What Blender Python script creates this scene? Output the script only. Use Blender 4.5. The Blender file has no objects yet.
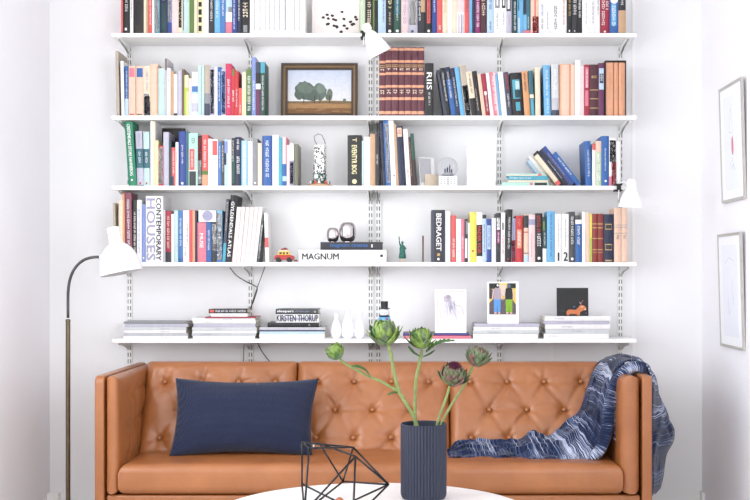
import bpy, bmesh, math, random
from mathutils import Vector, Matrix, noise
R_ = random.Random(7)
PI = math.pi
scn = bpy.context.scene
COL = scn.collection
# ------------------------------------------------------------------ camera frame (metres; wall y=0, camera y=-5.6)
CY, CZ, F, PX, PY = -5.6, 1.19, 1160.0, 410.0, 275.0
def P(px, py, D):
    return Vector(((px-PX)*D/F, CY+D, CZ-(py-PY)*D/F))
def lin(c):
    c = c/255.0
    return c/12.92 if c <= .04045 else ((c+.055)/1.055)**2.4
# ------------------------------------------------------------------ materials
MATS = {}
def nodes_of(m):
    m.use_nodes = True
    return m.node_tree.nodes, m.node_tree.links, m.node_tree.nodes['Principled BSDF']
def mat(name, rgb, rough=.5, metal=0.0, var=.04, nscale=30.0, bump=0.0, bscale=200.0, spec=.5, coat=0.0, sheen=0.0):
    if name in MATS: return MATS[name]
    m = bpy.data.materials.new(name)
    n, l, p = nodes_of(m)
    p.inputs['Roughness'].default_value = rough
    p.inputs['Metallic'].default_value = metal
    p.inputs['Specular IOR Level'].default_value = spec
    p.inputs['Coat Weight'].default_value = coat
    p.inputs['Sheen Weight'].default_value = sheen
    tc = n.new('ShaderNodeTexCoord')
    nz = n.new('ShaderNodeTexNoise'); nz.inputs['Scale'].default_value = nscale; nz.inputs['Detail'].default_value = 3
    l.new(tc.outputs['Object'], nz.inputs['Vector'])
    cr = n.new('ShaderNodeValToRGB')
    c = [lin(v) for v in rgb]
    cr.color_ramp.elements[0].position = .3; cr.color_ramp.elements[1].position = .7
    cr.color_ramp.elements[0].color = [max(0, v*(1-var)) for v in c]+[1]
    cr.color_ramp.elements[1].color = [min(1, v*(1+var)) for v in c]+[1]
    l.new(nz.outputs['Fac'], cr.inputs['Fac']); l.new(cr.outputs['Color'], p.inputs['Base Color'])
    if bump:
        b2 = n.new('ShaderNodeTexNoise'); b2.inputs['Scale'].default_value = bscale; b2.inputs['Detail'].default_value = 4
        l.new(tc.outputs['Object'], b2.inputs['Vector'])
        bp = n.new('ShaderNodeBump'); bp.inputs['Strength'].default_value = bump; bp.inputs['Distance'].default_value = .002
        l.new(b2.outputs['Fac'], bp.inputs['Height']); l.new(bp.outputs['Normal'], p.inputs['Normal'])
    MATS[name] = m
    return m
PAL = {
 'white': (244,243,242), 'cream': (236,218,190), 'pale peach': (238,198,172), 'peach': (230,160,122), 'orange': (226,158,104),
 'pale pink': (240,208,208), 'pink': (226,120,140), 'coral': (226,88,84), 'red': (206,44,52), 'crimson': (170,34,62),
 'hot pink': (214,44,92), 'maroon': (78,30,44), 'burgundy': (98,40,56), 'mauve': (140,70,92), 'purple': (104,44,84),
 'lavender': (190,188,206), 'lilac': (158,156,188), 'pale grey': (208,212,214), 'grey': (140,142,146), 'dark grey': (70,72,76),
 'charcoal': (44,46,52), 'black': (22,22,26), 'dark brown': (42,34,30), 'brown': (112,84,66), 'tan': (202,160,120),
 'beige': (186,172,154), 'navy': (26,36,70), 'slate': (58,66,88), 'royal blue': (40,70,152), 'blue': (38,98,172), 'mid blue': (66,122,190),
 'sky blue': (104,178,226), 'pale blue': (184,212,236), 'periwinkle': (126,146,206), 'teal': (44,104,120), 'dark teal': (20,60,66),
 'turquoise': (70,166,190), 'aqua': (190,220,218), 'mint': (176,222,206), 'green': (18,134,94), 'olive': (92,124,50),
 'dark green': (30,80,66), 'pale green': (196,214,180), 'lime': (186,206,70), 'yellow': (240,222,84), 'pale yellow': (238,228,170),
 'magenta': (150,36,110), 'gold': (196,160,96), 'red brown': (146,46,40), 'olive grey': (118,118,98), 'light grey': (190,190,196)}
def soft(c):
    g=.3*c[0]+.59*c[1]+.11*c[2]; k=.9
    return tuple(int(round((g+(v-g)*k)*.945)) for v in c)
def pal(n): return mat('paper_'+n.replace(' ', '_'), soft(PAL[n]), rough=.42, var=.05, nscale=60)
# ------------------------------------------------------------------ mesh helper
class MB:
    def __init__(s): s.v=[]; s.f=[]; s.m=[]; s.uv={}
    def add(s, vs, fs, mi=0):
        o = len(s.v); s.v += [Vector(v) for v in vs]
        for f in fs: s.f.append(tuple(i+o for i in f)); s.m.append(mi)
        return o
    def box(s, a, b, mi=0, M=None):
        x0,y0,z0=a; x1,y1,z1=b
        vs=[(x0,y0,z0),(x1,y0,z0),(x1,y1,z0),(x0,y1,z0),(x0,y0,z1),(x1,y0,z1),(x1,y1,z1),(x0,y1,z1)]
        if M: vs=[M@Vector(v) for v in vs]
        s.add(vs,[(0,3,2,1),(4,5,6,7),(0,1,5,4),(1,2,6,5),(2,3,7,6),(3,0,4,7)],mi)
    def tube(s, pts, r, n=10, mi=0, cap=True):
        pts=[Vector(p) for p in pts]
        rs = r if isinstance(r,(list,tuple)) else [r]*len(pts)
        o=len(s.v); up=None; rings=[]
        for i,p in enumerate(pts):
            d=(pts[min(i+1,len(pts)-1)]-pts[max(i-1,0)]).normalized()
            if up is None:
                up=Vector((0,0,1)) if abs(d.z)<.9 else Vector((0,1,0))
            a=d.cross(up).normalized(); up=a.cross(d).normalized()
            s.v += [p+(a*math.cos(2*PI*k/n)+up*math.sin(2*PI*k/n))*rs[i] for k in range(n)]
        for i in range(len(pts)-1):
            for k in range(n):
                s.f.append((o+i*n+k,o+i*n+(k+1)%n,o+(i+1)*n+(k+1)%n,o+(i+1)*n+k)); s.m.append(mi)
        if cap:
            s.f.append(tuple(o+k for k in range(n))[::-1]); s.m.append(mi)
            e=o+(len(pts)-1)*n; s.f.append(tuple(e+k for k in range(n))); s.m.append(mi)
    def lathe(s, prof, n=32, mi=0, M=None, rfun=None):
        o=len(s.v)
        for (r,z) in prof:
            for k in range(n):
                a=2*PI*k/n; rr=r if rfun is None else rfun(r,z,a,k)
                v=Vector((rr*math.cos(a),rr*math.sin(a),z))
                s.v.append(M@v if M else v)
        for i in range(len(prof)-1):
            for k in range(n):
                s.f.append((o+i*n+k,o+i*n+(k+1)%n,o+(i+1)*n+(k+1)%n,o+(i+1)*n+k)); s.m.append(mi)
        s.f.append(tuple(o+k for k in range(n))[::-1]); s.m.append(mi)
        e=o+(len(prof)-1)*n; s.f.append(tuple(e+k for k in range(n))); s.m.append(mi)
    def prism(s, poly, mapf, c0, c1, mi=0):
        n=len(poly); o=len(s.v)
        s.v += [Vector(mapf(a,b,c0)) for a,b in poly]+[Vector(mapf(a,b,c1)) for a,b in poly]
        s.f.append(tuple(range(o,o+n))); s.m.append(mi)
        s.f.append(tuple(range(o+n,o+2*n))[::-1]); s.m.append(mi)
        for i in range(n):
            j=(i+1)%n; s.f.append((o+i,o+n+i,o+n+j,o+j)); s.m.append(mi)
    def grid(s, pts, mi=0, wrap=False, uvs=None):
        nu=len(pts); nv=len(pts[0]); o=len(s.v)
        for r in pts: s.v += [Vector(p) for p in r]
        if uvs:
            for i in range(nu):
                for j in range(nv): s.uv[o+i*nv+j]=uvs[i][j]
        for i in range(nu-1+(1 if wrap else 0)):
            for j in range(nv-1):
                a=o+i*nv+j; b=o+((i+1)%nu)*nv+j
                s.f.append((a,b,b+1,a+1)); s.m.append(mi)
    def build(s, name, mats, parent=None, smooth=False, loc=None, recalc=True, bevel=0):
        me=bpy.data.meshes.new(name); me.from_pydata([tuple(v) for v in s.v],[],s.f)
        if not isinstance(mats,(list,tuple)): mats=[mats]
        for m in mats: me.materials.append(m)
        me.polygons.foreach_set('material_index', s.m)
        if s.uv:
            ul=me.uv_layers.new(name='UVMap')
            for lp in me.loops: ul.data[lp.index].uv=s.uv.get(lp.vertex_index,(0,0))
        if recalc:
            bm=bmesh.new(); bm.from_mesh(me); bmesh.ops.recalc_face_normals(bm, faces=bm.faces); bm.to_mesh(me); bm.free()
        if smooth:
            me.polygons.foreach_set('use_smooth',[True]*len(me.polygons))
            if smooth=='auto': me.set_sharp_from_angle(angle=math.radians(38))
        me.update()
        o=bpy.data.objects.new(name, me); COL.objects.link(o)
        if parent: o.parent=parent
        if loc is not None: o.location=loc
        if bevel:
            b=o.modifiers.new('Bevel','BEVEL'); b.width=bevel; b.segments=3; b.limit_method='ANGLE'; b.harden_normals=False
            me.polygons.foreach_set('use_smooth',[True]*len(me.polygons)); me.set_sharp_from_angle(angle=math.radians(50))
        return o
def tag(o, label, cat, group=None, kind=None):
    if label: o['label']=label
    if cat: o['category']=cat
    if group: o['group']=group
    if kind: o['kind']=kind
    return o
def empty(name, loc, label, cat, group=None):
    o=bpy.data.objects.new(name,None); COL.objects.link(o); o.location=loc; o.empty_display_size=.05
    return tag(o,label,cat,group)
def structure(o): o['kind']='structure'; return o
# lettering as mesh, mapped into a rectangle
TXT={}
def text_mesh(t, bold=.02):
    if (t,bold) in TXT: return TXT[(t,bold)]
    cu=bpy.data.curves.new('lettering','FONT'); cu.body=t; cu.offset=bold; cu.resolution_u=2
    ob=bpy.data.objects.new('lettering',cu); COL.objects.link(ob)
    dg=bpy.context.evaluated_depsgraph_get(); dg.update()
    me=ob.evaluated_get(dg).to_mesh()
    vs=[(v.co.x,v.co.y) for v in me.vertices]; fs=[tuple(p.vertices) for p in me.polygons]
    ob.evaluated_get(dg).to_mesh_clear()
    bpy.data.objects.remove(ob); bpy.data.curves.remove(cu)
    x0=min(v[0] for v in vs); x1=max(v[0] for v in vs); y0=min(v[1] for v in vs); y1=max(v[1] for v in vs)
    vs=[((x-x0)/(x1-x0),(y-y0)/(y1-y0)) for x,y in vs]
    TXT[(t,bold)]=(vs,fs); return TXT[(t,bold)]
def put_text(mb, t, mapf, u0,u1,v0,v1, mi=0, bold=.0):
    vs,fs=text_mesh(t,bold); hh=abs(v1-v0); e=hh*.035; sg=1 if u1>u0 else -1
    n_=len(t); 
    for k_,(ou,ov) in enumerate(((-e,0),(0,0),(e,0),(0,e*.6),(0,-e*.6))):
        mb.add([Vector(mapf(u0+(u1-u0)*x+ou, v0+(v1-v0)*y+ov))+Vector((0,-4e-5*k_,0)) for x,y in vs], fs, mi)
def ticks(mb, mapf, u0,u1,v0,v1, rnd, mi=0):
    """row of tiny blurred strokes along u, in words"""
    u=u0; step=(v1-v0)*.62
    sgn=1 if u1>u0 else -1; step=abs(step)
    L=abs(u1-u0); k=0; word=rnd.randint(3,7)
    pos=0
    while pos+step*.7<L:
        if k==word: pos+=step*.8; k=0; word=rnd.randint(3,8); continue
        a=u0+sgn*pos; b=u0+sgn*(pos+step*.68)
        c=rnd.random()
        def q(ua,ub,va,vb):
            mb.add([mapf(a+(b-a)*ua,v0+(v1-v0)*va),mapf(a+(b-a)*ub,v0+(v1-v0)*va),mapf(a+(b-a)*ub,v0+(v1-v0)*vb),mapf(a+(b-a)*ua,v0+(v1-v0)*vb)],[(0,1,2,3)],mi)
        q(0,.27,0,1)
        if c<.4: q(.3,1,.76,1); q(.3,.9,.1,.3)
        elif c<.7: q(.3,1,0,.24); q(.76,1,.24,1)
        else: q(.3,1,.4,.6)
        pos+=step; k+=1

# ------------------------------------------------------------------ surfaces of the room
M_wall = mat('painted_wall',(240,240,241),rough=.85,var=.012,nscale=3,bump=.15,bscale=90,spec=.2)
M_wallL = mat('painted_side_wall',(244,243,247),rough=.85,var=.012,nscale=3,bump=.1,bscale=60,spec=.2)
M_ceil = mat('ceiling_paint',(246,246,246),rough=.9,var=.01,spec=.2)
M_white = mat('white_lacquer',(246,246,246),rough=.4,var=.01)
M_trim = mat('white_trim_paint',(246,245,243),rough=.5,var=.01)
M_steel = mat('grey_white_steel',(238,238,236),rough=.35,var=.02)
M_slot = mat('slot_shade_grey',(118,118,112),rough=.5,var=.02)  # dark grey puts the shade inside the upright slots into the colour
def floor_mat():
    m=bpy.data.materials.new('pale_limed_boards'); n,l,p=nodes_of(m)
    tc=n.new('ShaderNodeTexCoord'); mp=n.new('ShaderNodeMapping'); mp.inputs['Rotation'].default_value=(0,0,PI/2)
    br=n.new('ShaderNodeTexBrick'); br.inputs['Scale'].default_value=1; br.inputs['Brick Width'].default_value=1.6; br.inputs['Row Height'].default_value=.14
    br.inputs['Mortar Size'].default_value=.002; br.inputs['Color1'].default_value=(lin(218),lin(215),lin(210),1); br.inputs['Color2'].default_value=(lin(228),lin(225),lin(220),1); br.inputs['Mortar'].default_value=(.15,.14,.13,1)
    l.new(tc.outputs['Object'],mp.inputs['Vector']); l.new(mp.outputs['Vector'],br.inputs['Vector']); l.new(br.outputs['Color'],p.inputs['Base Color'])
    p.inputs['Roughness'].default_value=.35
    return m
XL, XR, ZC, YF = -1.739, 1.41, 2.9, -7.6
def slab(name,a,b,m,bev=0):
    q=MB(); q.box(a,b); return structure(q.build(name,m,bevel=bev))
slab('floor',(XL-.1,YF,-.1),(XR+.1,.1,0),floor_mat())
slab('ceiling',(XL-.1,YF,ZC),(XR+.1,.1,ZC+.1),M_ceil)
slab('wall_back',(XL-.1,0,0),(XR+.1,.1,ZC),M_wall)
# left wall with a window opening nearer the camera, out of frame
q=MB(); q.box((XL-.1,-1.2,0),(XL,0,ZC)); q.box((XL-.1,YF,0),(XL,-3.6,ZC)); q.box((XL-.1,-3.6,0),(XL,-1.2,.8)); q.box((XL-.1,-3.6,2.5),(XL,-1.2,ZC))
structure(q.build('wall_left',M_wallL))
q=MB()
for y0,y1 in ((-3.6,-3.54),(-2.43,-2.37),(-1.26,-1.2)): q.box((XL-.08,y0,.8),(XL-.02,y1,2.5))
for y0,y1 in ((-3.54,-2.43),(-2.37,-1.26)):
    for z0,z1 in ((.8,.86),(2.44,2.5)): q.box((XL-.08,y0,z0),(XL-.02,y1,z1))
wf=structure(q.build('window_1',M_trim))
q=MB(); q.box((XR,-4.0,0),(XR+.1,0,ZC)); q.box((XR,YF,0),(XR+.1,-5.8,ZC)); q.box((XR,-5.8,0),(XR+.1,-4.0,.8)); q.box((XR,-5.8,2.5),(XR+.1,-4.0,ZC))  # right wall; unseen opening added so light reaches the left wall
structure(q.build('wall_right',M_wallL))
q=MB()
for y0,y1 in ((-5.8,-5.74),(-4.93,-4.87),(-4.06,-4.0)): q.box((XR+.02,y0,.8),(XR+.08,y1,2.5))
for y0,y1 in ((-5.74,-4.93),(-4.87,-4.06)):
    for z0,z1 in ((.8,.86),(2.44,2.5)): q.box((XR+.02,y0,z0),(XR+.08,y1,z1))
structure(q.build('added_window',M_trim))  # unseen window frame, added along with the light on this side
slab('baseboard_left',(XL,-2.0,0),(XL+.012,-.06,.09),M_trim,.003)
slab('baseboard_right',(XR-.012,YF,0),(XR,-.06,.09),M_trim,.003)
slab('trim_1',(XL,-.05,0),(XL+.055,0,.145),M_trim,.004)
slab('trim_2',(XR-.012,-.05,0),(XR,0,.148),M_trim,.003)
slab('trim_3',(1.072,-.004,0),(1.086,0,ZC),M_trim)
slab('trim_4',(.682,-.004,0),(.692,0,.86),M_trim)
# ------------------------------------------------------------------ shelving
ZS=[2.3115,1.929,1.604,1.249,.8935]
ROW=['top','second','third','fourth','bottom']
SH_Y0=-.222
for i,z in enumerate(ZS):
    for side,(a,b) in (('left',(-1.382,-.1685)),('right',(-.1675,1.050))):
        q=MB(); q.box((a,SH_Y0,z-.0185),(b,-.014,z))
        o=q.build('shelf_board',M_white,bevel=.0015)
        tag(o,'white wall shelf board, %s level, %s half of the shelving'%(ROW[i],side),'shelf','wall shelf boards')
UX=[-1.352,-.769,-.190,-.153,.430,1.014]
UN=['left end','left quarter','left of the centre pair','right of the centre pair','right quarter','right end']
def upright():
    q=MB(); z0,z1=.56,2.56; w=.0125
    q.box((-w,-.0125,z0),(-w+.004,0,z1)); q.box((w-.004,-.0125,z0),(w,0,z1)); q.box((-.0035,-.0125,z0),(.0035,-.009,z1))
    q.box((-w+.004,-.003,z0),(w-.004,0,z1),1)
    z=z0
    while z<z1-.012:
        q.box((-w+.004,-.0125,z),(-.0035,-.009,z+.012)); q.box((.0035,-.0125,z),(w-.004,-.009,z+.012)); z+=.032
    return q
u0=upright().build('shelf_upright',[M_steel,M_slot]); u0.location=(UX[0],0,0)
for k in range(1,6):
    o=u0.copy(); COL.objects.link(o); o.location=(UX[k],0,0); tag(o,'slotted white metal upright on the wall, %s'%UN[k],'shelf upright','slotted wall uprights')
tag(u0,'slotted white metal upright on the wall, left end','shelf upright','slotted wall uprights')
def bracket_mesh():
    q=MB()
    for x in (-.006,.0045):
        poly=[(-.0127,0),(-.205,0),(-.205,-.010),(-.10,-.022),(-.04,-.038),(-.0127,-.048)]
        q.prism(poly,lambda a,b,c:(c,a,b),x,x+.0015)
    q.box((-.006,-.205,-.0015),(.006,-.0127,0)); q.box((-.006,-.0145,-.046),(.006,-.0127,-.002))
    return q
b0=None
for i,z in enumerate(ZS):
    for k,x in enumerate(UX):
        if b0 is None:
            b0=bracket_mesh().build('shelf_bracket',M_steel); o=b0
        else:
            o=b0.copy(); COL.objects.link(o)
        o.location=(x,0,z-.0187)
        tag(o,'white metal bracket under the %s shelf on the %s upright'%(ROW[i],UN[k].replace('left of the centre pair','left centre').replace('right of the centre pair','right centre')),'shelf bracket','shelf brackets')
# ------------------------------------------------------------------ books
S=214.8; YB=-.20; DB=5.40
LABELS={}
def final_label(lab):
    lab=' '.join(lab.split()); LABELS[lab]=LABELS.get(lab,0)+1; return lab
def book_mesh(W,H,Dp,cname,bands,flat,bulge):
    """spine at y=0 (front), W thickness along a, H length along c"""
    mp=(lambda a,y,c:(c,y,a)) if flat else (lambda a,y,c:(a,y,c))
    bt=min(.0022,W*.14); q=MB(); n=5
    arc=[(W*k/n, bulge*(2*k/n-1)**2) for k in range(n+1)]
    prof=[(0,Dp)]+arc+[(W,Dp),(W-bt,Dp),(W-bt,bulge+bt*1.5),(bt,bulge+bt*1.5),(bt,Dp)]
    q.prism(prof,mp,0,H)
    mats=[pal(cname)]
    for j,bd in enumerate(bands or []):
        f0,f1,cn=bd[:3]
        if pal(cn) not in mats: mats.append(pal(cn))
        mi=mats.index(pal(cn)); e=.00035+.0001*j
        for k in range(n):
            (a0,y0),(a1,y1)=arc[k],arc[k+1]
            if len(bd)>3:
                g0,g1=bd[3],bd[4]; a0=max(a0,g0*W); a1=min(a1,g1*W)
                if a1<=a0: continue
            q.add([mp(a0,y0-e,f0*H),mp(a1,y1-e,f0*H),mp(a1,y1-e,f1*H),mp(a0,y0-e,f1*H)],[(0,1,2,3)],mi)
    pg=MB(); pb=[ (bt+.0002, bulge+bt*1.6),(W-bt-.0002,Dp-.004)]
    m=min(.004,W*.3)
    a,b=pb
    x=[mp(a[0],a[1],m),mp(b[0],b[1],H-m)]
    lo=[min(x[0][i],x[1][i]) for i in range(3)]; hi=[max(x[0][i],x[1][i]) for i in range(3)]
    pg.box(lo,hi)
    return q,mats,pg
M_pages=mat('page_paper',(232,224,206),rough=.8,var=.06,nscale=300)
TC={'w':'white','k':'black','g':'gold','c':'cream','r':'red','b':'blue','y':'pale yellow','n':'slate','l':'lilac'}
def title_mesh(W,H,flat,items,rnd):
    q=MB(); mats=[]
    y=-.0011
    for it in items:
        t,col,f0,f1,g0,g1=it
        m=pal(TC[col]);
        if m not in mats: mats.append(m)
        mi=mats.index(m)
        if flat: mp=lambda u,v:(u,y,v); u0,u1,v0,v1=f0*H,f1*H,g0*W,g1*W
        else:    mp=lambda u,v:(v,y,u); u0,u1,v0,v1=f1*H,f0*H,g0*W,g1*W
        if t=='#box': q.add([mp(u0,v0),mp(u1,v0),mp(u1,v1),mp(u0,v1)],[(0,1,2,3)],mi)
        elif t=='#dot':
            cu,cv=(u0+u1)/2,(v0+v1)/2; r=abs(v1-v0)/2
            q.add([mp(cu+r*math.cos(2*PI*k/14),cv+r*math.sin(2*PI*k/14)) for k in range(14)],[tuple(range(14))],mi)
        elif t=='#blobs':
            for k in range(int(abs(u1-u0)*abs(v1-v0)*2.2e5)+4):
                cu,cv=rnd.uniform(min(u0,u1),max(u0,u1)),rnd.uniform(v0,v1); r=rnd.uniform(.0012,.0035)
                q.add([mp(cu+r*rnd.uniform(.5,1)*math.cos(2*PI*j/6),min(max(cv+r*rnd.uniform(.5,1)*math.sin(2*PI*j/6),v0),v1)) for j in range(6)],[tuple(range(6))],mi)
        elif t is None or t=='': ticks(q,mp,u0,u1,v0,v1,rnd,mi)
        elif t.startswith('^'): put_text(q,t[1:],lambda u,v:(u,y,v),g0*W,g1*W,f0*H,f1*H,mi,.0)
        else: put_text(q,t,mp,u0,u1,v0,v1,mi)
    return q,mats
NB=[0]
def book(row,x0,x1,yt,cname,label,opts):
    NB[0]+=1; rnd=random.Random(NB[0]*13+5)
    zb=ZS[row]; h=CZ+(PY-yt)/S-zb
    ang=0; xt=opts.get('l')
    D=opts.get('y',0)
    if xt is not None:
        ang=math.atan2((xt-x0)/S,h); h=h/math.cos(ang)-((x1-x0)/S*abs(math.sin(ang)))*.5
    W=(x1-x0)/S*math.cos(ang)-.0005; W=max(W,.003)
    Dp=opts.get('dep',.150-.03*rnd.random())
    H=max(h,.05); bulge=min(.004,W*.12) if W>.012 else W*.05
    q,mats,pg=book_mesh(W,H,Dp,cname,opts.get('b'),False,bulge)
    piv=W if ang>0 else 0
    name='magazine' if opts.get('mag') else 'book'
    for m_ in (q,pg):
        for v in m_.v: v.x-=piv
    o=q.build(name,mats)
    xb=(x1-PX)/S-.0003 if ang>0 else (x0-PX)/S+.0003
    o.location=(xb,YB+D+rnd.uniform(0,.006),zb+.0004); o.rotation_euler=(0,ang,0)
    pg.build('pages',M_pages,o)
    items=opts.get('t')
    if items is None:
        items=[]
    items=[(it if len(it)==6 else (it+(.28,.72))) for it in items]
    if items:
        tq,tm=title_mesh(W,H,False,items,rnd)
        for v in tq.v: v.x-=piv
        tq.build('spine_title',tm,o,recalc=False)
    tag(o,final_label(label),'magazine' if opts.get('mag') else 'book',opts.get('grp') or ('books standing on the %s shelf'%ROW[row]))
    return o
def T(col,f0=.25,f1=.85,g0=.34,g1=.68,s=''): return (s,col,f0,f1,g0,g1)
def run(row,items):
    def nm(i,d):
        j=i+d
        if j<0 or j>=len(items): return None
        it=items[j]
        return it if isinstance(it,str) else it[3]
    for i,it in enumerate(items):
        if isinstance(it,str): continue
        x0,x1,yt,c=it[:4]; d=it[4] if len(it)>4 else ''; o=it[5] if len(it)>5 else {}
        if 'L' in o: lab=o['L']
        else:
            Lb,Rb=nm(i,-1),nm(i,1)
            thing='magazine' if o.get('mag') else 'book'
            w=c+' '+thing+(' with '+d if d else '')
            if Lb and Rb: w+=' between %s and %s ones, %s shelf'%(Lb,Rb,ROW[row]) if not (isinstance(items[i-1],str) or isinstance(items[i+1],str)) else ' between %s and %s, %s shelf'%(Lb,Rb,ROW[row])
            elif Rb: w+=' left of %s one, %s shelf'%(Rb,ROW[row])
            else: w+=' right of %s one, %s shelf'%(Lb,ROW[row])
            lab=w
        book(row,x0,x1,yt,c,lab,o)
w=lambda *a,**k:[T('w',*a,**k)]
k_=lambda *a,**k:[T('k',*a,**k)]
# ---- top shelf
run(0,[
 (120.8,122.7,-8,'coral','',{'L':'thin coral book at the left end of the top shelf'}),
 (122.7,129.8,-10,'black','white mark',{'t':[T('w',.08,.14,.3,.6,'#box')]+w(.5,.9)}),
 (129.8,133,-6,'white','black lettering',{'t':k_(.4,.95)}),
 (133,143.6,-12,'dark brown','',{'b':[(.2,.9,'black',.25,.75)]}),
 (143.6,146.2,-9,'cream'),(146.2,148,-8,'tan'),
 (148,152,-10,'coral','white lettering',{'t':w(.2,.9)}),
 (152,154.2,-4,'white'),
 (154.2,159.5,-9,'turquoise','mottled spine',{'t':[T('w',.05,.9,.1,.9,'#blobs')]}),
 (159.5,167.5,-12,'navy','white emblem',{'t':[T('w',.72,.86,.2,.8,'#dot')],'b':[(0,.68,'dark teal',.1,.9)]}),
 (167.5,171.6,-8,'periwinkle','white flecks',{'t':[T('w',.3,.95,.1,.9,'#blobs')],'b':[(0,.28,'royal blue')]}),
 (171.6,177.6,-9,'pale pink'),
 (177.6,182.4,-10,'cream','black marks',{'t':[T('k',.15,.9,.2,.8,'#blobs')]}),
 (182.4,188.6,-8,'aqua','',{'t':[T('n',.1,.9,.1,.2,'#box')]}),
 (188.6,194,-10,'olive','',{'b':[(0,1,'pale green',0,.15)]}),
 (194,197.2,-7,'cream'),
 (197.2,202.6,-9,'pale yellow','black blocks',{'b':[(.07,.2,'black',.2,.8),(.27,.4,'black',.2,.8),(.45,.58,'black',.2,.8),(.64,.75,'black',.2,.8),(.8,.92,'black',.2,.8)]}),
 (202.6,208.6,-5,'white'),
 (208.6,214.2,-9,'charcoal','pale lettering',{'t':w(.3,.95)}),
 (214.2,220,-11,'sky blue','white lettering',{'t':w(.35,.9)}),
 (220,225.4,-10,'mid blue','white lettering',{'t':w(.4,.9)}),
 (225.4,231.9,-10,'pale blue','pink foot',{'b':[(0,.28,'pink'),(.28,.5,'white'),(.5,.62,'grey',.4,1)]}),
 (231.9,236.6,-12,'royal blue','white dots',{'t':[T('w',.1,.95,.3,.6)]}),
 (236.6,241,-9,'navy','white lettering',{'t':w(.3,.95)}),
 (241,249.3,-11,'black','beige lettering',{'t':[T('c',.35,.95,.2,.8)],'b':[(.04,.2,'grey',.25,.75)]}),
]+[(a,b,c_,'white','',{'mag':1,'t':[T('n',.1,.95,.0,.06,'#box')],'L':'white magazine volume, %s from the left in the white run, top shelf'%n_}) for a,b,c_,n_ in (
 (249.5,254,-6,'first'),(254,259.6,-6,'second'),(259.6,265.2,-6,'third'),(265.2,269.2,-6,'fourth'),(269.2,274.5,-6,'fifth'),(274.5,279.2,-6,'sixth'),(279.2,284.8,-6,'seventh'),(284.8,294.4,-6,'eighth'),(294.4,299.6,-6,'ninth'),(299.6,305.2,-6,'tenth'))])
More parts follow.
